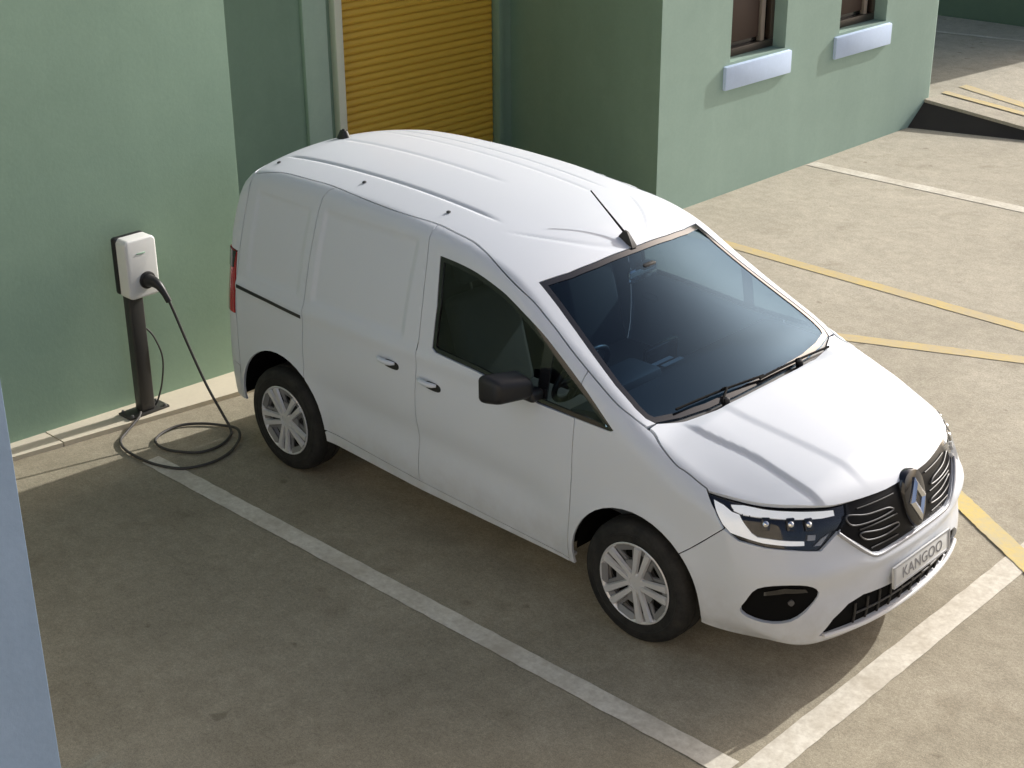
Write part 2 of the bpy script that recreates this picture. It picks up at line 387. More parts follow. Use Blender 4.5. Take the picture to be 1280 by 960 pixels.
# ------------------------------------------------------------ charging post and its cable
cp = empty('charging_post', 'slim dark post with white wall box charger standing on the pale kerb strip', 'charging post', (-3.983,-1.04,.032))
def P_(o): o.parent = cp; o.location = (3.905,1.06,-.10); return o
P_(box('base_plate', (-3.985,-1.21,.099), (-3.845,-.91,.114), M['post'], cp, .003))
for bx in (-3.968,-3.860):
    for by in (-1.185,-.935): P_(lathe('anchor_bolt', [(.001,.128),(.008,.128),(.010,.122),(.010,.114)], M['steel'], cp, 6, 'Z', ctr=(bx,by,0), cap=False))
P_(box('pole', (-3.945,-1.105,.113), (-3.868,-1.0,.93), M['post'], cp, .012, seg=3))
bm = bmesh.new(); add_box(bm, (-3.945,-1.150,.93), (-3.895,-.925,1.302), .02, 3); P_(bm_obj('back_plate', bm, M['black'], cp, True))
bm = bmesh.new(); r = bmesh.ops.create_cube(bm, size=1)
for q in r['verts']: q.co = Vector((-3.850+q.co.x*.105, -1.026+q.co.y*.225, 1.105+q.co.z*.385))
es = [e for e in bm.edges if abs((e.verts[0].co-e.verts[1].co).x) > .05]
bmesh.ops.bevel(bm, geom=es, offset=.035, segments=6, affect='EDGES', profile=.5)
es = [e for e in bm.edges if all(abs(q.co.x+3.7975) < 1e-3 for q in e.verts) and e.calc_face_angle(0) > 1]
bmesh.ops.bevel(bm, geom=es, offset=.014, segments=3, affect='EDGES', profile=.5)
hs = bm_obj('housing', bm, M['charger_white'], cp, True, angle=60); P_(hs)
lathe('socket', [(.001,.0),(.052,.0),(.056,.006),(.056,.016),(.05,.02),(.001,.02)], M['black'], hs, 32, 'Z', cap=False)
sk = hs.children[0]; sk.rotation_euler = (0, math.radians(90), 0); sk.location = (-3.802,-1.005,1.023)
box('status_light', (-3.799,-1.06,1.20), (-3.794,-1.0,1.207), mat('status_light_strip',(.35,.55,.40),.3), hs, .001)
P_(tube('earth_wire', smooth_path([(-3.90,-.985,.66),(-3.87,-.955,.60),(-3.86,-.915,.45),(-3.875,-.93,.27),(-3.90,-.965,.14),(-3.91,-.985,.116)], 8), .006, M['cable'], cp, 8))
cb = empty('charging_cable', 'long dark cable plugged into the white charger and coiled on the ground', 'cable', (-3.45,-1.1,0))
def K_(o): o.parent = cb; o.location = (3.45,1.1,0); return o
gun = smooth_path([(-3.863,-.985,.955),(-3.813,-.98,.955),(-3.770,-.972,.938),(-3.735,-.962,.895),(-3.712,-.948,.84)], 6)
nr = len(gun); K_(tube('plug', gun, [.042-.022*min(1, i/(nr*.75)) for i in range(nr)], M['black'], cb, 14))
zc = .014
hang = [(-3.712,-.948,.845),(-3.69,-.930,.76),(-3.63,-.89,.54),(-3.545,-.845,.29),(-3.455,-.805,.10),(-3.40,-.80,.03),(-3.32,-.85,zc),(-3.245,-.98,zc),(-3.25,-1.12,zc),(-3.34,-1.205,zc),(-3.47,-1.255,zc),(-3.60,-1.225,zc),(-3.665,-1.11,zc),(-3.665,-.98,zc),(-3.58,-.87,zc),(-3.46,-.80,zc),
        (-3.335,-.79,.03),(-3.215,-.86,.028),(-3.125,-1.0,zc),(-3.09,-1.17,zc),(-3.15,-1.33,zc),(-3.30,-1.41,zc),(-3.47,-1.435,zc),(-3.64,-1.425,zc),(-3.76,-1.375,zc),(-3.83,-1.29,zc),(-3.87,-1.21,.03),(-3.905,-1.14,.046),(-3.94,-1.10,.06)]
K_(tube('cord', smooth_path(hang, 8), .009, M['cable'], cb, 10))

# ------------------------------------------------------------ the van: an implicit body surface, cut into panels
PROF=[(.86,.235),(.965,.25),(.995,.31),(1.0,.40),(.995,.52),(.985,.64),(.965,.76),(.93,.86),(.875,.925),(.78,.962),(.60,1.005),(.40,1.05),(.20,1.092),(.07,1.125),
 (-.10,1.225),(-.32,1.36),(-.55,1.50),(-.80,1.645),(-.93,1.70),(-1.10,1.745),(-1.35,1.785),(-1.7,1.82),(-2.1,1.84),(-2.5,1.843),(-2.85,1.832),(-3.08,1.81),(-3.20,1.775),(-3.265,1.70),
 (-3.30,1.55),(-3.325,1.3),(-3.345,1.0),(-3.36,.75),(-3.36,.5),(-3.33,.33),(-3.27,.26),(-2.6,.2),(-1.,.2),(.3,.2)]
def catmull(P,n):
    P=np.array(P,float);N=len(P);out=[]
    for i in range(N):
        p0,p1,p2,p3=P[i-1],P[i],P[(i+1)%N],P[(i+2)%N]
        # centripetal
        a=.5
        t0=0;t1=t0+np.linalg.norm(p1-p0)**a;t2=t1+np.linalg.norm(p2-p1)**a;t3=t2+np.linalg.norm(p3-p2)**a
        for t in np.linspace(t1,t2,n,endpoint=False):
            A1=(t1-t)/(t1-t0)*p0+(t-t0)/(t1-t0)*p1;A2=(t2-t)/(t2-t1)*p1+(t-t1)/(t2-t1)*p2;A3=(t3-t)/(t3-t2)*p2+(t-t2)/(t3-t2)*p3
            B1=(t2-t)/(t2-t0)*A1+(t-t0)/(t2-t0)*A2;B2=(t3-t)/(t3-t1)*A2+(t-t1)/(t3-t1)*A3
            out.append((t2-t)/(t2-t1)*B1+(t-t1)/(t2-t1)*B2)
    return np.array(out)
GX0,GZ0,GH=-3.8,-.2,.0125
gx=np.arange(GX0,1.4,GH);gz=np.arange(GZ0,2.3,GH)
def sdf_grid():
    C=catmull(PROF,5);D=np.roll(C,-1,0)
    X,Z=np.meshgrid(gx,gz,indexing='ij');P=np.stack([X.ravel(),Z.ravel()],1)
    best=np.full(len(P),1e9);ins=np.zeros(len(P),bool)
    for a,b in zip(C,D):
        e=b-a;w=P-a;t=np.clip((w@e)/(e@e),0,1);d=((w-t[:,None]*e)**2).sum(1);best=np.minimum(best,d)
        c=((a[1]<=P[:,1])!=(b[1]<=P[:,1]))
        if c.any():
            xi=a[0]+(P[:,1]-a[1])*(e[0]/(e[1] if abs(e[1])>1e-12 else 1e-12))
            ins^=c&(P[:,0]<xi)
    return (np.sqrt(best)*np.where(ins,-1,1)).reshape(X.shape)
G=sdf_grid()
def samp(x,z):
    u=np.clip((x-GX0)/GH,1.01,len(gx)-3.01);v=np.clip((z-GZ0)/GH,1.01,len(gz)-3.01)
    i=u.astype(int);j=v.astype(int);a=u-i;b=v-j
    def w(t): return ((1-t)**3/6,(3*t**3-6*t**2+4)/6,(-3*t**3+3*t**2+3*t+1)/6,t**3/6)
    wa=w(a);wb=w(b);r=0
    for p in range(4):
        for q in range(4): r=r+wa[p]*wb[q]*G[i+p-1,j+q-1]
    return r
def ss(a,b,x):
    t=np.clip((x-a)/(b-a),0,1);return t*t*(3-2*t)
def gs(x,s): return np.exp(-(x/s)**2)
WZ=[.15,.30,.40,.55,.75,.95,1.08,1.2,1.4,1.6,1.75,1.9]
WV=[.86,.885,.898,.908,.912,.905,.888,.865,.815,.752,.700,.64]
WX=[-3.5,-3.2,-2.7,-1.8,-.6,0.,.35,.6,.8,1.0]
WB=[-.07,-.045,-.015,0,0,0,-.008,-.030,-.07,-.12]
def spl(xs,ys):
    xs=np.array(xs);ys=np.array(ys);n=len(xs);m=np.gradient(ys,xs)
    def f(x):
        x=np.clip(x,xs[0],xs[-1]);i=np.clip(np.searchsorted(xs,x)-1,0,n-2)
        h=xs[i+1]-xs[i];t=(x-xs[i])/h
        return (2*t**3-3*t**2+1)*ys[i]+(t**3-2*t**2+t)*h*m[i]+(-2*t**3+3*t**2)*ys[i+1]+(t**3-t**2)*h*m[i+1]
    return f
wz=spl(WZ,WV);wx=spl(WX,WB)
def F(P):
    x,y,z=P[:,0],P[:,1],P[:,2];a=np.abs(y)
    q=a/.9
    fr=ss(-1.3,-.2,x)
    nose=ss(.2,.6,x)
    lowz2=ss(.60,.85,z)
    bow=fr*(.13*q**2+ nose*(.03*q**2+.135*q**4+lowz2*.07*q**2)) - ss(-2.6,-3.2,x)*(.04*q**2+.08*q**6)
    crown=.085*(a/.7)**2*ss(.0,-.9,x)+.05*(a/.8)**2*ss(-.1,.3,x)*ss(.8,.95,z)
    da=samp(x+bow,z+crown)
    W=wz(z)+wx(x)
    # arch lips
    for cx in (0.,-2.716):
        r=np.hypot(x-cx,z-.326)
        W=W+.014*gs(r-.40,.06)*ss(.2,.4,z)
    # shoulder crease over the wheels / belt
    db=(a-W)*.97
    k=.10-.045*ss(.0,-1.2,x)*ss(1.1,1.4,z)+.08*ss(.3,.7,x)
    h=np.clip(.5+.5*(da-db)/k,0,1)
    d=db*(1-h)+da*h+k*h*(1-h)
    return d
def trace(O,D,t0=0.,t1=30.,n=90):
    """first hit along rays"""
    O=np.atleast_2d(O).astype(float);D=np.atleast_2d(D).astype(float)
    t=np.full(len(O),t0);
    for _ in range(n):
        d=F(O+D*t[:,None]);t=t+np.clip(d,-.2,.5)*.8
        t=np.clip(t,t0-5,t1)
    P=O+D*t[:,None]
    return P,np.abs(F(P))<2e-3
def normal(P):
    e=2e-3;g=np.stack([F(P+v)-F(P-v) for v in np.eye(3)*e],1)
    return g/np.linalg.norm(g,axis=1)[:,None]

class Side:                       # seen along y, near side (y < 0)
    def to2(s, P): P = np.asarray(P); return np.stack([P[:,0], P[:,2]], 1)
    def rays(s, q): return np.stack([q[:,0], np.full(len(q), -1.3), q[:,1]], 1), np.tile([0.,1.,0.], (len(q),1))
class Top:                        # seen along z
    def to2(s, P): P = np.asarray(P); return P[:,:2].copy()
    def rays(s, q): return np.stack([q[:,0], q[:,1], np.full(len(q), 2.2)], 1), np.tile([0.,0.,-1.], (len(q),1))
class Nose:                       # seen towards an upright axis
    def __init__(s, ax, sg): s.ax, s.sg = ax, sg
    def to2(s, P): P = np.asarray(P); return np.stack([.85*np.arctan2(P[:,1], s.sg*(P[:,0]-s.ax)), P[:,2]], 1)
    def rays(s, q):
        t = q[:,0]/.85; c = s.sg*np.cos(t); w = np.sin(t)
        return np.stack([s.ax+1.6*c, 1.6*w, q[:,1]], 1), np.stack([-c, -w, 0*c], 1)
DS, DT, DN, DR = Side(), Top(), Nose(.10, 1), Nose(-2.75, -1)
def on(dom, q):
    O, D = dom.rays(np.asarray(q, float)); return trace(O, D)[0]
def side(*q): return on(DS, q)
def resample(L, h, closed=True):
    L = np.asarray(L, float); out = []
    n = len(L)
    for i in range(n if closed else n-1):
        a, b = L[i], L[(i+1) % n]
        if np.linalg.norm(b-a) < 1e-4: continue
        k = max(1, int(round(np.linalg.norm(b-a)/h)))
        for j in range(k): out.append(a+(b-a)*j/k)
    if not closed: out.append(L[-1])
    return np.array(out)
def inside(pts, L):
    x, y = pts[:,0], pts[:,1]; r = np.zeros(len(pts), bool); n = len(L)
    for i in range(n):
        (ax, ay), (bx, by) = L[i], L[(i+1) % n]
        if ay == by: continue
        c = (ay > y) != (by > y); r ^= c & (x < (bx-ax)*(y-ay)/(by-ay)+ax)
    return r
def inset(L, g):
    a = np.roll(L, 1, 0); b = np.roll(L, -1, 0)
    area = .5*np.sum(L[:,0]*b[:,1]-b[:,0]*L[:,1]); s = 1 if area > 0 else -1
    e1 = L-a; e2 = b-L
    n1 = np.stack([-e1[:,1], e1[:,0]], 1)/np.linalg.norm(e1, axis=1)[:,None]; n2 = np.stack([-e2[:,1], e2[:,0]], 1)/np.linalg.norm(e2, axis=1)[:,None]
    m = n1+n2; l = np.linalg.norm(m, axis=1)[:,None]; m = m/np.maximum(l, 1e-6); c = np.maximum((m*n1).sum(1), .45)[:,None]
    return L + s*g*m/c
van = empty('panel_van', 'white panel van with dark windows parked in the bay', 'van', (-1.36,0,0))
van_inv = Vector((1.36,0,0))
def V_(o, parent=None):
    o.parent = parent or van
    if o.parent is van: o.location = van_inv
    return o
def mirror(o, parent=None, name=None):
    """same part on the far side of the van"""
    me = o.data.copy()
    co = np.empty(len(me.vertices)*3); me.vertices.foreach_get('co', co); co = co.reshape(-1,3); co[:,1] *= -1
    vs = co.tolist(); fs = [tuple(p.vertices)[::-1] for p in me.polygons]
    m2 = bpy.data.meshes.new(o.name.split('.')[0]); m2.from_pydata(vs, [], fs); m2.update()
    m2.polygons.foreach_set('use_smooth', [p.use_smooth for p in me.polygons])
    for m in me.materials: m2.materials.append(m)
    sh = {tuple(sorted(e.vertices)): e.use_edge_sharp for e in me.edges}
    for e in m2.edges: e.use_edge_sharp = sh.get(tuple(sorted(e.vertices)), False)
    if o.data.name in NRM: set_normals(m2, [[(a, -b, c) for a, b, c in f[::-1]] for f in NRM[o.data.name]])
    o2 = bpy.data.objects.new(name or o.name.split('.')[0], m2); C.objects.link(o2)
    if parent: o2.parent = parent
    else: V_(o2)
    return o2
def smooth2(L, n=5, closed=True): return np.array([tuple(p)[:2] for p in smooth_path([(a,b,0) for a,b in L], n, closed)])
def panel(name, dom, loop, m, parent=None, h=.035, gap=.0025, flange=.018, off=0, holes=(), three_d=False, disp=None, seg=None, hole_gap=.0025, hseg=None):
    """piece of the body skin inside loop (2D in dom, or 3D points), with a turned-in edge"""
    L = dom.to2(loop) if three_d else np.asarray(loop, float)
    L = resample(L, seg or h*.7)
    if gap: L = inset(L, gap)
    H = [resample(inset(resample(dom.to2(q) if (np.asarray(q).shape[1] == 3) else np.asarray(q, float), hseg or h*.6), -hole_gap), hseg or h*.6) for q in holes]
    lo, hi = L.min(0), L.max(0)
    gx_, gy_ = np.meshgrid(np.arange(lo[0], hi[0], h), np.arange(lo[1], hi[1], h*.9))
    gx_ = gx_ + (np.arange(gx_.shape[0]) % 2)[:,None]*h*.5
    Gp = np.stack([gx_.ravel(), gy_.ravel()], 1); Gp = Gp[inside(Gp, L)]
    for q in H: Gp = Gp[~inside(Gp, q)]
    if len(Gp):
        Bd = np.concatenate([L]+H)
        dmin = np.full(len(Gp), 9.)
        for i in range(0, len(Bd), 200): dmin = np.minimum(dmin, np.linalg.norm(Gp[:,None]-Bd[None,i:i+200], axis=2).min(1))
        Gp = Gp[dmin > h*.42]
    pts = [L]; edges = [(i, (i+1) % len(L)) for i in range(len(L))]; k = len(L)
    for q in H:
        pts.append(q); edges += [(k+i, k+(i+1) % len(q)) for i in range(len(q))]; k += len(q)
    pts.append(Gp); A = np.concatenate(pts)
    r = delaunay_2d_cdt([Vector(p) for p in A], edges, [], 0, 1e-5)
    V2 = np.array([tuple(p) for p in r[0]]); T = np.array([t for t in r[2] if len(t) == 3])
    cen = V2[T].mean(1); keep = inside(cen, L)
    for q in H: keep &= ~inside(cen, q)
    T = T[keep]; used = np.unique(T); remap = -np.ones(len(V2), int); remap[used] = np.arange(len(used)); T = remap[T]; V2 = V2[used]
    P = on(dom, V2); Nn = normal(P)
    if disp is not None: P = P + Nn*disp(P)[:,None]
    P = P + Nn*off
    # orientation outward
    fn = np.cross(P[T[:,1]]-P[T[:,0]], P[T[:,2]]-P[T[:,0]]); flip = (fn*Nn[T[:,0]]).sum(1) < 0
    T[flip] = T[flip][:,::-1]
    vs = P.tolist(); fs = [tuple(map(int, t)) for t in T]; ns = len(fs)
    sharp = []
    if flange:
        cnt = {}
        for t in fs:
            for i in range(3):
                e = (t[i], t[(i+1) % 3]); cnt[tuple(sorted(e))] = cnt.get(tuple(sorted(e)), []) + [e]
        bd = [v[0] for v in cnt.values() if len(v) == 1]; low = {}
        for a, b in bd:
            for q in (a, b):
                if q not in low: low[q] = len(vs); vs.append((P[q]-Nn[q]*flange).tolist())
        for a, b in bd: fs.append((b, a, low[a], low[b])); sharp.append(tuple(sorted((a, b))))
    if disp is None: NA = Nn
    else:
        e_ = 2e-3; Q1 = on(dom, V2+[e_,0]); Q2 = on(dom, V2+[0,e_]); P0 = P-Nn*off
        Q1 = Q1+normal(Q1)*disp(Q1)[:,None]; Q2 = Q2+normal(Q2)*disp(Q2)[:,None]
        NA = np.cross(Q1-P0, Q2-P0); NA /= np.maximum(np.linalg.norm(NA, axis=1), 1e-12)[:,None]; NA *= np.where((NA*Nn).sum(1) < 0, -1, 1)[:,None]
        bad = ~np.isfinite(NA).all(1) | ((NA*Nn).sum(1) < .6); NA[bad] = Nn[bad]
    fn = [[NA[q].tolist() for q in t] for t in fs[:ns]]
    for q in fs[ns:]:
        a, b, c = (np.array(vs[i]) for i in q[:3]); nf = np.cross(b-a, c-a); nf = (nf/max(np.linalg.norm(nf), 1e-12)).tolist(); fn.append([nf]*4)
    o = obj(name, vs, fs, m, None, True); me = o.data
    set_normals(me, fn); NRM[me.name] = fn
    if False:
        S_ = set(sharp)
        for e in me.edges:
            if tuple(sorted(e.vertices)) in S_: e.use_edge_sharp = True
    V_(o, parent); return o
def both(name, *a, parents=None, **k):
    o = panel(name, *a, **k); return o, mirror(o)
NRM = {}
def set_normals(me, fn):
    me.normals_split_custom_set([tuple(n) for f in fn for n in f])
def circ(cx, cz, r, n=40): return np.array([(cx+r*math.cos(2*math.pi*i/n), cz+r*math.sin(2*math.pi*i/n)) for i in range(n)])

# shared seam lines (x, z) on the near side
SEAM = [(-3.12,1.715),(-2.99,1.745),(-2.858,1.763),(-2.614,1.772),(-2.376,1.773),(-1.917,1.754),(-1.627,1.743),(-1.429,1.723),(-1.266,1.699),(-1.102,1.655),(-.844,1.550),(-.685,1.462),(-.482,1.344),(-.239,1.215),(-.114,1.158),(-.03,1.120)]
HOODS = [(.029,1.094),(.09,1.063),(.146,1.035),(.195,1.013),(.25,.996),(.361,.955)]
SEAM = [tuple(q) for q in smooth2(SEAM, 6, False)]; HOODS = [tuple(q) for q in smooth2([SEAM[-1]]+HOODS, 4, False)[1:]]
SEAM3 = on(DS, SEAM); HOOD3 = on(DS, HOODS)
def seam_z(x): return float(np.interp(x, [q[0] for q in SEAM], [q[1] for q in SEAM]))
DLO = smooth2([(-1.456,1.618),(-1.325,1.611),(-1.186,1.594),(-1.027,1.556),(-.921,1.520),(-.712,1.425),(-.536,1.325),(-.359,1.219),(-.235,1.138)], 3, False).tolist()+[(-.165,1.090),(-.18,1.083),(-.415,1.083),(-.629,1.087),(-.85,1.108),(-1.072,1.128),(-1.375,1.144),(-1.402,1.16),(-1.413,1.378)]
AF, AR = circ(0, .335, .392), circ(-2.70, .365, .400)
DX0, DX1 = -.40, -1.505
DOORR = [(-1.515,.345),(-1.515,.60),(-1.510,.85),(-1.506,1.05),(-1.508,1.2),(-1.520,1.38),(-1.540,1.55),(-1.556,1.65),(-1.575,seam_z(-1.575))]
seam_cut = [p for p in SEAM if -1.575 < p[0] < -.40]
front_door_loop = DOORR + seam_cut + [(-.40,seam_z(-.40)),(-.40,1.085),(-.395,.80),(-.425,.295)]
slider_loop = [(-2.37,.40),(-2.285,.40),(-1.515,.345)] + DOORR[1:] + [q for q in SEAM[::-1] if -2.40 < q[0] < -1.58] + [(-2.40,seam_z(-2.40)),(-2.425,1.757),(-2.442,1.72),(-2.455,1.64),(-2.458,1.412),(-2.458,1.2),(-2.460,.90),(-2.458,.69),(-2.405,.62),(-2.36,.55),(-2.33,.47)]
fender_loop = [(-.425,.295),(-.395,.80),(-.40,1.085),(-.40,seam_z(-.40))] + [q for q in SEAM if q[0] > -.40] + HOODS + [(.374,.944),(.44,.889),(.499,.817),(.411,.732),(.335,.660),(.277,.612),(.2,.5),(0,.335),(-.32,.275),(-.43,.275)]
rear_loop = [(-2.33,.47),(-2.36,.55),(-2.405,.62),(-2.458,.69),(-2.460,.90),(-2.458,1.2),(-2.458,1.412),(-2.455,1.64),(-2.442,1.72),(-2.425,1.757),(-2.40,seam_z(-2.40))] + [q for q in SEAM[::-1] if q[0] < -2.40] + [(-3.12,1.5),(-3.12,1.0),(-3.12,.6),(-3.12,.33),(-2.9,.33),(-2.7,.4),(-2.34,.36)]
sill_loop = [(-2.34,.365),(-2.285,.40),(-1.515,.345),(-.425,.295),(-.43,.272),(-1.5,.285),(-2.34,.325)]
def stamp(x0, x1, z0, z1, depth, soft=.03):
    return lambda P: -depth*ss(x0-soft, x0+soft, P[:,0])*ss(x1+soft, x1-soft, P[:,0])*ss(z0-soft, z0+soft, P[:,2])*ss(z1+soft, z1-soft, P[:,2])
def sideline(P):
    """belt crease and the soft scallop low on the doors"""
    z, x = P[:,2], P[:,0]
    b = .013*gs(z-(1.095+.012*(x+1.5)), .045)*ss(-.3,-.6,x)
    low = -.026*np.exp(-((z-(.60-.04*(x+1.4)))/.11)**2)*ss(-2.45,-2.0,x)*ss(-.40,-.75,x)
    return b + low
st1 = stamp(-2.39,-1.64,1.16,1.66,.012,.022); st2 = stamp(-3.02,-2.53,1.17,1.64,.010,.022)
P_PAINT = M['paint']
both('sliding_door', DS, slider_loop, P_PAINT, h=.02, holes=[AR], disp=lambda P: sideline(P)+st1(P), hseg=.02)
both('front_door', DS, front_door_loop, P_PAINT, h=.03, holes=[DLO], disp=sideline, hseg=.02)
both('fender', DS, fender_loop, P_PAINT, h=.028, holes=[DLO, AF], hseg=.02, flange=.014)
both('rear_quarter', DS, rear_loop, P_PAINT, h=.022, holes=[AR], disp=lambda P: sideline(P)+st2(P), hseg=.02, flange=.014)
both('sill', DS, sill_loop, P_PAINT, h=.03, holes=[AR, AF], flange=.06, hseg=.02)
# windows in the doors
g1, g2 = both('side_window', DS, DLO, M['side_glass'], h=.05, gap=-.004, flange=0, off=-.012, seg=.03)
DLO_IN = inset(resample(np.array(DLO), .03), .022)
for g in (g1, g2):
    f_ = panel('window_seal', DS, DLO, M['gloss_black'], h=.05, gap=-.001, flange=.012, off=-.004, holes=[DLO_IN], seg=.03, hole_gap=0, hseg=.03)
    if g is g2:
        m_ = mirror(f_, g); bpy.data.objects.remove(f_)
    else: f_.parent = g; f_.location = (0,0,0)
    p_ = panel('window_post', DS, [(-.665,1.088),(-.60,1.086),(-.60,1.365),(-.665,1.405)], M['gloss_black'], h=.05, gap=0, flange=.01, off=-.009)
    if g is g2:
        m_ = mirror(p_, g); bpy.data.objects.remove(p_)
    else: p_.parent = g; p_.location = (0,0,0)

# roof, windscreen and bonnet
def sym(Pn):                      # near half (outer -> centre order kept) + mirrored half
    Pn = np.asarray(Pn, float); Q = Pn[::-1].copy(); Q[:,1] *= -1
    return np.concatenate([Pn, Q])
WS_T = [(-.862,-.640),(-.818,-.469),(-.795,-.293),(-.785,-.09),(-.783,0)]
WS_S = [(-.02,-.738),(-.065,-.762),(-.124,-.766),(-.262,-.751),(-.421,-.718),(-.583,-.684),(-.714,-.660)]
COWL = [(-.02,-.738),(.045,-.60),(.092,-.419),(.112,-.22),(.118,0)]      # bonnet's rear edge
ws_half = WS_S + WS_T              # cowl corner up the pillar to the top centre
WS = sym(np.array(COWL[:0:-1] + ws_half)) if False else None
half = np.array(COWL[::-1] + WS_S[1:] + WS_T)   # bottom centre, out to the corner, up, top centre
WS = np.concatenate([half, (half*[1,-1])[::-1][1:-1]])
roof_half = np.concatenate([[(-3.215,0)], [(-3.205,-.30),(-3.175,-.50)], SEAM3[:, :2], [(-.02,-.738)], WS_S[1:], WS_T])
ROOF = np.concatenate([roof_half, (roof_half*[1,-1])[::-1][1:-1]])
def roof_disp(P):
    x, ys, y = P[:,0], P[:,1], np.abs(P[:,1]); d = np.zeros(len(P)); e = ss(-3.12,-3.0,x)
    for c, w, x1, dep in ((-.42,.013,-1.40,.009), (-.04,.018,-1.72,.0045), (.28,.018,-1.34,.0045), (.42,.013,-1.40,.006)):
        d -= dep*gs(ys-c, w)*e*ss(x1+.10, x1-.10, x)
    d -= .0035*gs(x-(-.80-1.9*(y-.0)**2), .024)*ss(.5,.4,y)
    d -= .010*gs(y-.618, .010)*ss(-3.05,-2.9,x)*ss(-1.2,-1.5,x)*0
    return d
roof = panel('roof', DT, ROOF, P_PAINT, h=.017, disp=roof_disp, seg=.02, flange=.022)
for x, z in ((-3.05,0),(-2.29,0),(-1.62,0)):
    for s in (-1,):
        p = on(DT, [(x, -.525)])[0]; nn = normal(p[None])[0]; p = p + nn*.003; p[1] *= -s; nn[1] *= -s
        c_ = lathe('roof_fixing', [(.001,0),(.012,0),(.013,.003),(.008,.007),(.001,.008)], M['grey'], van, 16, 'Z', cap=False)
        c_.rotation_euler = Vector(nn).to_track_quat('Z','Y').to_euler(); c_.location = Vector(p)+van_inv
frit_in = inset(resample(WS, .04), .038)
GLASS = WS.copy(); 
m_ = GLASS[:,0] > -.05; GLASS[m_,0] -= .045*(1-np.clip(np.abs(GLASS[m_,1])/.76,0,1)**4)
ws = panel('windscreen', DT, GLASS, M['windshield'], h=.05, gap=-.002, flange=0, off=-.006, seg=.03)
frit = panel('windscreen_border', DT, GLASS, M['gloss_black'], h=.03, gap=.002, flange=.012, off=-.0025, seg=.03, holes=[inset(resample(GLASS, .03), .030)], hole_gap=0, hseg=.03); frit.parent = ws; frit.location = (0,0,0)
cw_half = np.array(COWL[::-1]); gl_in = cw_half.copy(); gl_in[:,0] -= .05*(1-(np.abs(gl_in[:,1])/.76)**4)
cl = np.concatenate([cw_half, gl_in[::-1][1:]]); cl = np.concatenate([cw_half[::-1]*[1,-1], cw_half[1:], gl_in[::-1], (gl_in*[1,-1])[1:]])
panel('cowl', DT, cl, M['black'], h=.03, gap=.001, flange=.03, off=-.012, seg=.03)
LEAD = [(.374,-.845),(.463,-.803),(.556,-.758),(.639,-.706),(.703,-.650),(.769,-.572),(.818,-.49),(.868,-.345),(.902,-.18),(.912,0)]
LEAD3 = on(DT, smooth2(LEAD, 3, False))
hood_half = np.concatenate([COWL[::-1], HOOD3[:, :2], LEAD3[:, :2]])
HOOD = np.concatenate([hood_half, (hood_half*[1,-1])[::-1][1:-1]])
def hood_disp(P):
    x, y = P[:,0], np.abs(P[:,1]); f = ss(.02,.14,x)*ss(.90,.70,x)
    c1 = .63-.08*ss(0,.5,x); c2 = .40-.10*ss(0,.8,x)
    d = .022*ss(.88,.50,y)*f + .012*ss(c1+.014,c1-.022,y)*f                    # raised centre inside the outer crease
    d += .006*ss(c2+.012,c2-.045,y)*f
    d -= .007*gs(y-.12,.07)*f*0
    return d
panel('bonnet', DT, HOOD, P_PAINT, h=.014, disp=hood_disp, seg=.02, flange=.022)

# nose: bumper with lamp, grille, fog and intake openings
def D2(P): return DN.to2(np.asarray(P, float))
LAMP = np.array([(.374,-.848,.944),(.44,-.88,.889),(.499,-.892,.817),(.57,-.87,.773),(.677,-.809,.753),(.77,-.728,.744),(.848,-.622,.726),(.868,-.575,.760),(.880,-.50,.805),(.886,-.445,.850)])
lead2 = D2(LEAD3); lamp2 = D2(LAMP); lamp_low = lamp2.copy()
def arcpt(a): return (.392*math.cos(a), .335+.392*math.sin(a))
seam3 = on(DS, [(.455,.775),(.411,.732),(.372,.694),(.335,.660),(.277,.612)]); arch3 = on(DS, [arcpt(math.radians(a)) for a in np.arange(40,-14,-5)])
low2 = np.array([(-1.02,.262),(-.9,.252),(-.72,.248),(-.5,.245),(-.25,.245),(0,.245)])
bump_half = np.concatenate([lead2[::-1], lamp2[:3], D2(seam3), D2(arch3), low2])
BUMP = np.concatenate([bump_half, (bump_half*[-1,1])[::-1][1:-1]])
lampH = np.concatenate([lamp2, lead2[::-1][3:-1] + [0,.012]])
lampH = lampH[:len(lamp2)].tolist() + [tuple(q) for q in lead2[::-1] if q[0] < lamp2[-1,0]-.004]
lampH = np.array(lampH)
xl = lamp2[-1,0]; zl = float(np.interp(xl, lead2[:,0], lead2[:,1])); lampH = np.concatenate([lampH[:len(lamp2)], [(xl, zl+.006)], lampH[len(lamp2):]])
gr_b = D2([(.884,-.455,.850),(.880,-.50,.805),(.884,-.524,.788),(.917,-.444,.728),(.955,-.352,.650),(.966,-.30,.634),(.977,-.203,.637),(.984,-.069,.642),(.984,0,.642)])
gr_half = np.concatenate([gr_b, [(0, lead2[-1,1]+.004)], [q+[0,.004] for q in lead2[::-1][1:] if q[0] > lamp2[-1,0]+.006], [(xl-.002, zl+.006)]])
def symh(Hh):
    """half outline (from outer to centre along the bottom, then back along the top) -> both halves"""
    return Hh
nb = len(gr_b); top_h = gr_half[nb:]
GRILLE = np.concatenate([gr_b, (gr_b*[-1,1])[::-1][1:], (top_h*[-1,1])[::-1][:-1] if False else np.array([(-q[0], q[1]) for q in top_h[::-1]]), top_h[1:]])
lg_t = D2([(.878,-.625,.292),(.905,-.565,.372),(.938,-.49,.425),(.962,-.40,.446),(.986,-.247,.434),(1.0,0,.418)])
lg_b = D2([(.90,-.59,.282),(.923,-.53,.286),(.956,-.374,.288),(.98,-.207,.290),(.99,0,.290)])
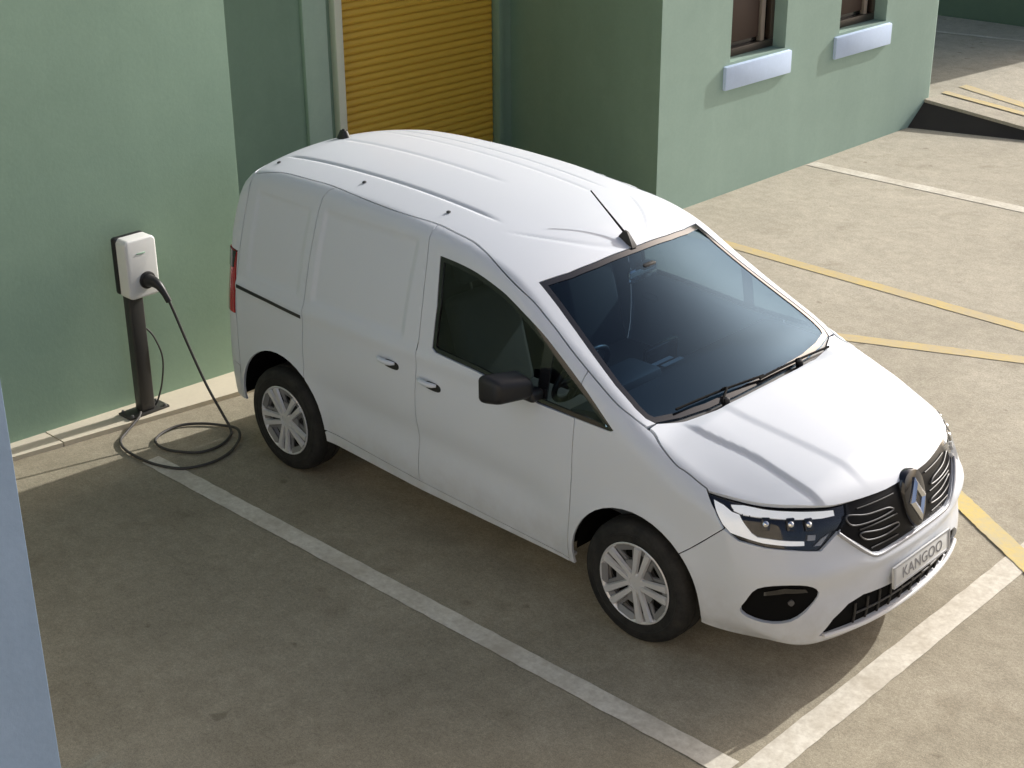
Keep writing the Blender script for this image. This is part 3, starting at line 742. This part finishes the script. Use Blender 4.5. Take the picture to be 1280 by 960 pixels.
LG = np.concatenate([lg_t, (lg_t*[-1,1])[::-1][1:], (lg_b*[-1,1]), lg_b[::-1][1:]])
FOG = smooth2(D2([(.672,-.845,.555),(.755,-.775,.585),(.835,-.70,.577),(.877,-.646,.525),(.857,-.684,.459),(.8,-.751,.392),(.70,-.822,.378),(.603,-.867,.412),(.625,-.862,.48)]), 3)
def bump_disp(P):
    x, y, z = P[:,0], np.abs(P[:,1]), P[:,2]; q = D2(P)
    d = .014*gs(z-.62, .05)*ss(.30,.42,y)*ss(.90,.75,y)          # ridge under the lamps
    d -= .012*gs(z-.50,.07)*ss(.86,.70,y)*ss(.35,.5,y)
    d += .014*gs(z-.595,.03)*ss(.42,.30,y)                       # bar under the grille
    d += .010*ss(.285,.255,z)
    return d
def flipH(Hh): return np.asarray(Hh)*[-1,1]
bumper = panel('front_bumper', DN, BUMP, P_PAINT, h=.022, holes=[lampH, flipH(lampH), GRILLE, LG, FOG, flipH(FOG)], disp=bump_disp, seg=.015, hseg=.014, flange=.022, hole_gap=.001)
# headlights
def lamp_piece(name, pts, m, par, off, fl=.006, h=.02, gap=0):
    return panel(name, DN, D2(pts), m, par, h=h, gap=gap, flange=fl, off=off, seg=.012)
DRL_T = [(.486,-.823,.915),(.529,-.791,.915),(.61,-.748,.907),(.693,-.683,.901),(.764,-.599,.891),(.824,-.501,.881),(.837,-.508,.860),(.808,-.567,.860),(.745,-.661,.870),(.669,-.739,.879),(.597,-.792,.884),(.549,-.816,.889),(.508,-.833,.9)]
DRL_O = [(.41,-.85,.925),(.458,-.838,.912),(.504,-.837,.893),(.537,-.827,.887),(.576,-.841,.852),(.613,-.834,.812),(.638,-.823,.796),(.718,-.762,.786),(.794,-.677,.777),(.801,-.683,.759),(.747,-.746,.763),(.665,-.812,.772),(.61,-.845,.784),(.532,-.884,.804),(.489,-.892,.838),(.445,-.881,.888)]
LN = [(.651,-.783,.857),(.734,-.704,.854),(.786,-.635,.845)]
hl = panel('headlight', DN, lampH, M['gloss_black'], None, h=.02, gap=.002, flange=.02, off=-.020, seg=.014)
kids = [lamp_piece('light_guide', DRL_T, M['drl'], hl, -.008, .012), lamp_piece('light_guide', DRL_O, M['drl'], hl, -.008, .012)]
kids[1].name = 'reflector'
for c3 in LN:
    p = on(DN, D2([c3]))[0]; nn = normal(p[None])[0]
    b_ = bmesh.new(); add_box(b_, (-.020,-.030,0), (.020,.030,.016), .006); l_ = bm_obj('lamp_module', b_, M['gloss_black'], hl, True)
    l_.rotation_euler = Vector(nn).to_track_quat('Z','Y').to_euler(); l_.location = Vector(p-nn*.020)
    q_ = lathe('projector_lens', [(.0005,.022),(.008,.0205),(.0135,.016),(.015,.010)], M['chrome'], hl, 20, 'Z', cap=False); q_.rotation_euler = l_.rotation_euler; q_.location = l_.location
    kids += [l_, q_]
kids.append(lamp_piece('lower_reflector', [(.80,-.655,.80),(.822,-.625,.797),(.826,-.632,.775),(.806,-.665,.778)], M['satin'], hl, -.010, .01))
kids.append(lamp_piece('indicator', [(.838,-.60,.775),(.856,-.565,.79),(.848,-.615,.748),(.832,-.645,.750)], M['satin'], hl, -.012, .01))
kids.append(panel('lens_cover', DN, lampH, M['lens'], hl, h=.03, gap=.001, flange=0, off=.0005, seg=.014))
hl2 = mirror(hl)
for k_ in kids:
    if k_.rotation_euler[0] or k_.location.length > .01:
        dup = k_.copy(); C.objects.link(dup); dup.parent = hl2; dup.location = (k_.location.x, -k_.location.y, k_.location.z)
        nn = Vector((0,0,1)); nn.rotate(k_.rotation_euler); nn.y *= -1; dup.rotation_euler = nn.to_track_quat('Z','Y').to_euler(); dup.name = k_.name.split('.')[0]
    else: mirror(k_, hl2)
# grille
gr = panel('grille', DN, GRILLE, M['grille'], None, h=.025, gap=-.003, flange=.02, off=-.010, seg=.016)
def nose_tube(name, pts, r, m, par, off, closed=True, n=5):
    Q = D2(pts); Q = smooth2(Q, n, closed); P = on(DN, Q); P = P + normal(P)*off
    o = tube(name, P, r, m, par, 8, closed); return o
for sgn in (1, -1):
    for pts in ([(.872,-.455,.846),(.909,-.348,.826),(.934,-.226,.818),(.944,-.186,.808),(.947,-.181,.794),(.929,-.314,.788),(.895,-.44,.800)],
                [(.920,-.403,.754),(.951,-.28,.735),(.965,-.169,.730),(.970,-.146,.720),(.970,-.162,.708),(.960,-.268,.700),(.935,-.372,.715)]):
        nose_tube('grille_bar', [(a, sgn*b, c) for a, b, c in pts], .0042, M['bar'], gr, -.004)
    for zz in (.862, .770, .668):
        a_ = .40 if zz > .7 else .26
        nose_tube('grille_fin', [(.9,-sgn*t,zz-.03*(1-t/.45)*0) for t in (.14,.24,.33,a_)], .004, M['black'], gr, -.005, False)
trim = [(.884,-.535,.786),(.917,-.462,.722),(.955,-.365,.642),(.966,-.30,.622),(.977,-.203,.625),(.984,-.069,.630),(.984,.069,.630),(.977,.203,.625),(.966,.30,.622),(.955,.365,.642),(.917,.462,.722),(.884,.535,.786)]
nose_tube('grille_trim', trim, .010, M['satin'], gr, .002, False)
# badge carrier and rhombus emblem
bm = bmesh.new()
pl = [(-.105,.0),(-.098,.075),(-.06,.122),(0,.135),(.06,.122),(.098,.075),(.105,0),(.085,-.075),(.03,-.14),(0,-.15),(-.03,-.14),(-.085,-.075)]
pl = [tuple(q) for q in smooth2(pl, 3)]
rings = []
for sc_, hh in ((1,-.05),(1,.0),(.94,.012),(.7,.018),(.35,.021)): rings.append([bm.verts.new((hh, a*sc_*.88, b*sc_)) for a, b in pl])
for a, b in zip(rings[:-1], rings[1:]):
    for i in range(len(pl)): bm.faces.new((a[i], a[(i+1) % len(pl)], b[(i+1) % len(pl)], b[i]))
bm.faces.new(rings[-1])
TILT = Matrix.Translation((.948,0,.800)) @ Matrix.Rotation(math.radians(-17), 4, 'Y')
for q in bm.verts: q.co = TILT @ q.co
bc = bm_obj('badge_carrier', bm, M['gloss_black'], gr, True)
bm = bmesh.new()
def rh(w, hgt, d): return [bm.verts.new(TILT @ Vector((d, a*w, b*hgt-.012))) for a, b in ((1,0),(0,1),(-1,0),(0,-1))]
o0, o1, o2, o3, o4 = rh(.068,.108,.016), rh(.068,.108,.026), rh(.046,.078,.036), rh(.026,.046,.028), rh(.026,.046,.016)
for a, b in zip((o0,o1,o2,o3),(o1,o2,o3,o4)):
    for i in range(4): bm.faces.new((a[i], a[(i+1) % 4], b[(i+1) % 4], b[i]))
bm_obj('emblem', bm, M['chrome'], gr)
# lower intake, lip and fog recesses
li = panel('lower_intake', DN, LG, M['well'], None, h=.03, gap=-.004, flange=.0, off=-.019, seg=.02)
for t in np.linspace(-.46,.46,11):
    nose_tube('intake_fin', [(1,t,.43-.10*abs(t)**2),(1,t,.36),(1,t,.295)], .007, M['black'], li, -.014, False, 3)
nose_tube('intake_bar', [(1,t,.352) for t in np.linspace(-.46,.46,9)], .006, M['black'], li, -.013, False, 3)
lip = nose_tube('bumper_lip', [(.895,-.61,.287),(.925,-.55,.286),(.945,-.46,.284),(.965,-.374,.279),(.985,-.207,.276),(.99,0,.275),(.985,.207,.276),(.965,.374,.279),(.945,.46,.284),(.925,.55,.286),(.895,.61,.287)],   .0125, M['lip'], van, .003, False, 6); lip.location = van_inv
fg = panel('fog_light', DN, FOG, M['well'], None, h=.03, gap=-.004, flange=.0, off=-.020, seg=.02)
fl_ = panel('fog_lens', DN, smooth2([(q[0],q[1]) for q in D2([(.783,-.758,.482),(.795,-.746,.498),(.806,-.737,.482),(.795,-.746,.466)])], 4), M['bar'], fg, h=.02, gap=0, flange=.01, off=-.013)
fb_ = panel('fog_trim', DN, D2([(.70,-.835,.535),(.765,-.77,.560),(.835,-.70,.553),(.845,-.69,.535),(.77,-.765,.535),(.70,-.835,.515)]), M['gloss_black'], fg, h=.03, gap=0, flange=.01, off=-.010)
fg2 = mirror(fg); mirror(fl_, fg2); mirror(fb_, fg2)
# number plate
pt = box('number_plate', (-.006,-.262,-.055), (.006,.262,.055), M['plate'], van, .004); pt.rotation_euler = (0, math.radians(-6), 0)
pt.location = Vector((1.010,.03,.475)) + van_inv
bm = bmesh.new(); add_box(bm, (.0055,-.262,-.055), (.0085,-.245,.055)); add_box(bm, (.0055,.245,-.055), (.0085,.262,.055)); add_box(bm, (.0055,-.245,.047), (.0085,.245,.055)); add_box(bm, (.0055,-.245,-.055), (.0085,.245,-.047)); bm_obj('plate_border', bm, M['satin'], pt)
cu = bpy.data.curves.new('plate_text', 'FONT'); cu.body = 'KANGOO'; cu.size = .080; cu.align_x = 'CENTER'; cu.align_y = 'CENTER'; cu.space_character = 1.08; cu.offset = .0006
to = bpy.data.objects.new('t', cu); C.objects.link(to); bpy.context.view_layer.update()
tm = bpy.data.meshes.new_from_object(to.evaluated_get(bpy.context.evaluated_depsgraph_get())); bpy.data.objects.remove(to)
tm.materials.clear(); tm.materials.append(M['ink']); tx = bpy.data.objects.new('plate_text', tm); C.objects.link(tx); tx.parent = pt
tx.rotation_euler = (math.radians(90), 0, math.radians(90)); tx.location = (.0075, 0, -.002)

# rear end
rs = on(DS, [(-3.12,z) for z in (.33,.45,.6,.8,1.0,1.2,1.4,1.6,1.715)]); r2_ = DR.to2(rs)
rtop = DR.to2(on(DT, np.array([(-3.175,-.50),(-3.205,-.30),(-3.215,0)])))
rh_ = np.concatenate([r2_, rtop]); TAIL = DR.to2(on(DS, [(-3.13,.90),(-3.13,1.10),(-3.145,1.26)])); t0 = TAIL[0,0]
TAILP = np.array([(TAIL[0,0],.895),(TAIL[1,0],1.10),(TAIL[2,0],1.27),(TAIL[2,0]+.10,1.28),(TAIL[1,0]+.16,1.10),(TAIL[0,0]+.13,.90)])
split = .56
left = np.concatenate([[(0,split)], [(r2_[2,0],split)], r2_[2:], rtop])
o = panel('rear_door', DR, left, P_PAINT, None, h=.045, holes=[TAILP], seg=.03); mirror(o)
o = panel('rear_bumper', DR, np.concatenate([[(r2_[0,0],.33),(r2_[1,0],.45),(r2_[2,0],split)], [(-r2_[2,0],split),(-r2_[1,0],.45),(-r2_[0,0],.33)]]), P_PAINT, None, h=.045, seg=.03)
tl = panel('tail_light', DR, TAILP, M['red'], None, h=.025, gap=.002, flange=.03, off=.006, seg=.02)
tb = panel('tail_light_trim', DR, [(TAILP[2,0],1.17),(TAILP[2,0],1.268),(TAILP[2,0]+.09,1.275),(TAILP[2,0]+.11,1.17)], M['gloss_black'], tl, h=.03, gap=.001, flange=.012, off=.009); 
tl2 = mirror(tl); mirror(tb, tl2)
# runner of the sliding door, handles
both('door_rail', DS, [(-3.105,1.062),(-3.105,1.082),(-2.79,1.074),(-2.475,1.060),(-2.475,1.040),(-2.79,1.054)], M['black'], h=.03, gap=0, flange=.006, off=.004, seg=.02, disp=sideline)
for x0, z0 in ((-1.375,.957), (-1.70,.988)):
    rec = panel('door_handle', DS, smooth2([(x0-.06,z0),(x0-.04,z0+.020),(x0+.04,z0+.018),(x0+.06,z0-.004),(x0+.04,z0-.022),(x0-.04,z0-.020)], 3), M['black'], None, h=.02, gap=0, flange=.004, off=.0025, seg=.012)
    Q = on(DS, [(x0+t,z0+.012-.01*t) for t in np.linspace(-.105,.03,8)]); Q = Q + normal(Q)*np.array([.006,.018,.026,.028,.028,.026,.018,.006])[:,None]
    bar = tube('handle_grip', Q, [.008,.013,.0145,.0145,.0145,.0145,.013,.008], P_PAINT, rec, 10)
    rec2 = mirror(rec); mirror(bar, rec2)
# door mirrors
bm = bmesh.new(); r = bmesh.ops.create_cube(bm, size=1)
for q in r['verts']:
    q.co = Vector((-.685+q.co.x*.15, -1.035+q.co.y*.225, 1.205+q.co.z*.165))
    if q.co.x > -.685: q.co.x -= .015; q.co.z = 1.205+(q.co.z-1.205)*.72; q.co.y = -1.03+(q.co.y+1.03)*.86
    if q.co.y > -1.03: q.co.z = 1.197+(q.co.z-1.205)*.86; q.co.x += .05
    else: q.co.x -= .02
bmesh.ops.bevel(bm, geom=list(bm.edges), offset=.034, segments=4, affect='EDGES', profile=.5)
for q in bm.verts: q.co.x -= .035; q.co.z -= .012
mr = bm_obj('door_mirror', bm, M['mirror_grey'], van, True, angle=60); mr.location = van_inv
gbm = bmesh.new(); add_box(gbm, (-.803,-1.118,1.140), (-.797,-.965,1.228), .002, 2)
mg = bm_obj('mirror_glass', gbm, M['chrome'], mr, True)
abm = bmesh.new(); add_box(abm, (-.735,-.955,1.105), (-.615,-.865,1.165), .02, 3); ma = bm_obj('mirror_arm', abm, M['black'], mr, True)
# wipers, antenna, roof fin
def ws_pt(x, y, off): p = on(DT, [(x,y)]); return Vector((p+normal(p)*off)[0])
for (xa,ya,xb,yb,px,py) in ((.045,.62,.055,-.02,.085,.30), (.050,.02,-.02,-.60,.085,-.33)):
    n_ = 9; Q = [ws_pt(xa+(xb-xa)*t-.03*math.sin(math.pi*t)*0, ya+(yb-ya)*t, .016) for t in np.linspace(0,1,n_)]
    w_ = tube('wiper', Q, .0065, M['rod'], van, 8); w_.location = van_inv
    A_ = [ws_pt(px,py,-.002), ws_pt(px-.012,py-.03,.03), ws_pt((xa+xb)/2+.01,(ya+yb)/2+.02,.032), ws_pt((xa+xb)/2,(ya+yb)/2,.022)]
    tube('wiper_arm', smooth_path(A_, 5), .007, M['rod'], w_, 8)
    lathe('wiper_pivot', [(.001,.045),(.016,.04),(.020,0),(.020,-.03)], M['black'], w_, 16, 'Z', ctr=tuple(ws_pt(px,py,0)), cap=False)
ab = ws_pt(-.83,0,0)
bm = bmesh.new()
fr_ = [(.060,0),(.052,.008),(.022,.030),(-.012,.052),(-.035,.050),(-.045,.02),(-.050,0)]
for a, b in ((-1,1),): pass
L1 = [bm.verts.new((x, -.020*(1-z/.075), z)) for x, z in fr_]; L2 = [bm.verts.new((x, .020*(1-z/.075), z)) for x, z in fr_]
bm.faces.new(L1); bm.faces.new(L2[::-1])
for i in range(len(fr_)-1): bm.faces.new((L1[i], L2[i], L2[i+1], L1[i+1]))
bm.faces.new((L1[-1], L2[-1], L2[0], L1[0]))
for q in bm.verts: q.co = Matrix.Rotation(math.radians(20),4,'Y') @ q.co + ab - Vector((0,0,.004))
an = bm_obj('antenna', bm, M['black'], van, True); an.location = van_inv
rod0 = ab+Vector((-.02,0,.045)); tube('antenna_rod', [rod0, rod0+Vector((-.07,0,.053)), rod0+Vector((-.15,0,.113)), rod0+Vector((-.232,0,.175))], [.0065,.0055,.0045,.004], M['rod'], an, 8)
ab = ws_pt(-3.075,0,0); bm = bmesh.new(); r = bmesh.ops.create_cone(bm, cap_ends=True, segments=20, radius1=.045, radius2=.018, depth=.056)
for q in bm.verts: q.co = Vector((q.co.x*1.15, q.co.y*.85, q.co.z+.026))+ab
bmesh.ops.bevel(bm, geom=[e for e in bm.edges if all(q.co.z > ab.z+.04 for q in e.verts)], offset=.010, segments=3, affect='EDGES')
fin = bm_obj('roof_aerial', bm, M['black'], van, True); fin.location = van_inv

# wheels
def wheel(cx, cy, sg, rot):
    """one wheel with its outer face towards sg*y"""
    def L(prof): return [(r, -sg*hh if False else hh) for r, hh in prof]
    w = bpy.data.objects.new('wheel', tyre_me); C.objects.link(w); w.parent = van
    w.location = Vector((cx, cy, .326))+van_inv; w.rotation_euler = (0, rot, 0) if sg < 0 else (0, rot, math.pi)
    for nm, me in wheel_parts:
        k_ = bpy.data.objects.new(nm, me); C.objects.link(k_); k_.parent = w
        if nm in ('vent_holes','spokes','wheel_webs'): k_['kind'] = 'stuff'
    return w
# built facing -y; local origin at the hub, tyre half width .10
tp = [(.208,.098),(.225,.101),(.25,.104),(.285,.103),(.303,.098),(.314,.088),(.3215,.070),(.324,.062),(.3245,.040),(.320,.037),(.320,.030),(.3255,.027),(.3255,-.027),(.320,-.030),(.320,-.037),(.3245,-.040),(.324,-.062),(.3215,-.070),(.314,-.088),(.303,-.098),(.299,-.0985),(.297,-.1005),(.285,-.103),(.268,-.1045),(.266,-.1065),(.258,-.1065),(.256,-.1045),(.242,-.104),(.225,-.101),(.212,-.097),(.205,-.090)]
t_ = lathe('tyre_tmp', tp, M['rubber'], None, 64, 'Y', cap=False, angle=40); tyre_me = t_.data; tyre_me.name = 'tyre'; bpy.data.objects.remove(t_)
wheel_parts = []
def keep(nm, o): wheel_parts.append((nm, o.data)); bpy.data.objects.remove(o)
keep('rim', lathe('r', [(.213,-.098),(.216,-.103),(.212,-.106),(.205,-.104),(.199,-.094),(.190,-.070),(.185,.05)], M['alloy'], None, 64, 'Y', cap=False, angle=50))
keep('wheel_disc', lathe('d', [(.1905,-.052),(.12,-.058),(.05,-.060),(.001,-.060)], M['alloy_dark'], None, 48, 'Y', cap=False))
bm = bmesh.new()
def spoke(bm, a0, a1, r0, r1, w0, w1, y0, y1, th):
    """tapered bevelled bar from (r0,a0) to (r1,a1) in the wheel face"""
    p0 = Vector((r0*math.cos(a0), y0, r0*math.sin(a0))); p1 = Vector((r1*math.cos(a1), y1, r1*math.sin(a1)))
    d = (p1-p0); d.y = 0; d.normalize(); s = Vector((-d.z, 0, d.x)); v = []
    for p, w in ((p0,w0),(p1,w1)):
        for k, dy in ((-1,0),(-.72,-th),(.72,-th),(1,0)): v.append(bm.verts.new(p+s*k*w+Vector((0,dy,0))))
    for i in range(3): bm.faces.new((v[i], v[i+1], v[i+5], v[i+4]))
    bm.faces.new(v[:4]); bm.faces.new(v[4:][::-1])
for k in range(5):
    a = 2*math.pi*k/5+math.pi/2
    for s in (-1,1): spoke(bm, a+s*.42, a+s*.165, .040, .201, .014, .021, -.086, -.097, .015)
sp_ = bm_obj('s', bm, M['alloy'], None); keep('spokes', sp_)
bm = bmesh.new()
for k in range(5):
    a = 2*math.pi*k/5+math.pi/2; b = a+math.pi/5
    spoke(bm, b, b, .055, .118, .020, .034, -.074, -.082, .010)       # web between the pairs
    spoke(bm, b, b, .172, .203, .066, .072, -.084, -.095, .010)
    for s in (-1,1): spoke(bm, b+s*.18, b+s*.30, .110, .190, .010, .013, -.074, -.084, .008)
    spoke(bm, a, a, .165, .203, .020, .024, -.084, -.093, .006)
keep('wheel_webs', bm_obj('s', bm, M['alloy_mid'], None))
bm = bmesh.new()
for k in range(5):
    b = 2*math.pi*k/5+math.pi/2+math.pi/5
    for ang, rad, w, hgt in ((b, .145, .034, .026), (b-math.pi/5, .125, .011, .036)):
        c = Vector((rad*math.cos(ang), -.0625, rad*math.sin(ang))); t = Vector((-math.sin(ang),0,math.cos(ang))); rr = Vector((math.cos(ang),0,math.sin(ang)))
        bm.faces.new([bm.verts.new(c+t*w*math.cos(q)+rr*hgt*math.sin(q)) for q in np.linspace(0, 2*math.pi, 14, endpoint=False)])
keep('vent_holes', bm_obj('s', bm, M['well'], None))
keep('hub_cap', lathe('h', [(.058,-.080),(.056,-.094),(.045,-.099),(.030,-.100),(.029,-.097),(.001,-.096)], M['alloy'], None, 32, 'Y', cap=False))
wheel(0,-.795,-1,.25); wheel(-2.70,-.785,-1,.75); wheel(0,.795,1,.2); wheel(-2.70,.785,1,.5)
for cx, cz, R_ in ((0,.335,.415),(-2.70,.365,.425)):
    for s in (-1,1):
        bm = bmesh.new(); a_ = np.linspace(-.05, math.pi+.0, 28)
        A1 = [bm.verts.new((cx+R_*math.cos(t), s*.845, cz+R_*math.sin(t))) for t in a_]; B1 = [bm.verts.new((cx+R_*math.cos(t), s*.50, cz+R_*math.sin(t))) for t in a_]
        for i in range(27): bm.faces.new((A1[i], A1[i+1], B1[i+1], B1[i]))
        bm.faces.new(B1)
        l_ = bm_obj('wheel_arch_liner', bm, M['well'], van, True, angle=60); l_.location = van_inv
# underbody, cabin
def cabin_box(name, lo, hi, m, par=None, bev=.01):
    o = box(name, lo, hi, m, par or van, bev)
    if not par: o.location = van_inv
    return o
cabin_box('underbody', (-3.22,-.62,.25), (.80,.62,.34), M['well'])
cabin_box('underbody', (-2.22,-.84,.30), (-.50,.84,.36), M['well'])
cabin_box('leak_block', (.52,-.60,.30), (.56,.60,.84), M['well'])  # unseen panel added inside the nose to stop sunlight leaking through
fl = cabin_box('cabin_floor', (-1.60,-.84,.40), (-.46,.84,.44), M['grey'])
bh = [(-.84,.44),(.84,.44),(.86,.9),(.85,1.08),(.78,1.4),(.68,1.66),(.5,1.74),(-.5,1.74),(-.68,1.66),(-.78,1.4),(-.85,1.08),(-.86,.9)]
k_ = len(bh); o = obj('bulkhead', [(-1.66,y,z) for y,z in bh]+[(-1.63,y,z) for y,z in bh], [tuple(range(k_))[::-1], tuple(range(k_,2*k_))]+[(i,(i+1)%k_,k_+(i+1)%k_,k_+i) for i in range(k_)], M['grey'], van); o.location = van_inv
bm = bmesh.new()
dp = [(.10,.60),(.10,1.06),(-.05,1.085),(-.38,1.095),(-.50,1.07),(-.56,1.0),(-.55,.85),(-.42,.62)]
a1 = [bm.verts.new((x,-.80,z)) for x,z in dp]; b1 = [bm.verts.new((x,.80,z)) for x,z in dp]
bm.faces.new(a1); bm.faces.new(b1[::-1])
for i in range(len(dp)): bm.faces.new((a1[i], b1[i], b1[(i+1)%len(dp)], a1[(i+1)%len(dp)]))
da_ = bm_obj('dashboard', bm, M['dash'], van, True, angle=40); da_.location = van_inv
cabin_box('instrument_hood', (-.62,-.58,1.05), (-.40,-.20,1.135), M['dash'], da_, .03)
cabin_box('centre_screen', (-.60,-.13,1.00), (-.565,.13,1.15), M['gloss_black'], da_, .008)
sw = lathe('steering_wheel', [(.185+.016*math.cos(t), .016*math.sin(t)) for t in np.linspace(0,2*math.pi,12,endpoint=False)], M['black'], van, 40, 'Z', cap=False, close=True, angle=80)
sw.location = Vector((-.80,-.385,1.035))+van_inv; sw.rotation_euler = (0, math.radians(-62), 0)
bm = bmesh.new(); add_box(bm, (-.185,-.022,-.02), (.185,.022,.006), .008); add_box(bm, (-.02,-.18,-.02), (.02,0,.004), .008); add_box(bm, (-.075,-.07,-.03), (.075,.07,.02), .02); bm_obj('steering_spokes', bm, M['black'], sw, True)
for yy in (-.40,.40):
    bm = bmesh.new(); add_box(bm, (-1.42,yy-.25,.62), (-.90,yy+.25,.80), .06, 3)
    st_ = bm_obj('front_seat', bm, M['seat'], van, True, angle=60); st_.location = van_inv
    mt = Matrix.Translation((-1.36,yy,.74)) @ Matrix.Rotation(math.radians(-16),4,'Y')
    bm = bmesh.new(); add_box(bm, (-.075,-.235,0), (.075,.235,.62), .06, 3, mt); bm_obj('seat_back', bm, M['seat'], st_, True, angle=60)
    bm = bmesh.new(); add_box(bm, (-.05,-.135,.66), (.05,.135,.85), .045, 3, mt); bm_obj('headrest', bm, M['seat'], st_, True, angle=60)
    bm = bmesh.new(); add_tube(bm, [mt @ Vector((0,-.05,.60)), mt @ Vector((0,-.05,.70))], .007); add_tube(bm, [mt @ Vector((0,.05,.60)), mt @ Vector((0,.05,.70))], .007); bm_obj('headrest_post', bm, M['steel'], st_, True)
vm = cabin_box('rear_view_mirror', (-.735,-.11,1.475), (-.705,.11,1.545), M['chrome'], None, .012)
cabin_box('mirror_mount', (-.725,-.05,1.545), (-.665,.05,1.575), M['black'], vm, .01)
pp = panel('headliner', DT, np.array([(-1.62,-.60),(-1.0,-.60),(-.88,-.55),(-.84,0),(-.88,.55),(-1.0,.60),(-1.62,.60)]), mat('headliner_fabric',(.16,.165,.17),.9), None, h=.06, gap=0, flange=0, off=-.045)
for x_, y_, w_ in ((-.50,-.11,.10),(-.455,-.06,.08)):  # two thin pale bars on top of the dash
    c_ = cabin_box('dash_strip', (x_-.014,y_-w_,1.098), (x_+.014,y_+w_,1.101), M['dash_pale'], None, 0); c_.parent = da_; c_.location = (0,0,0)
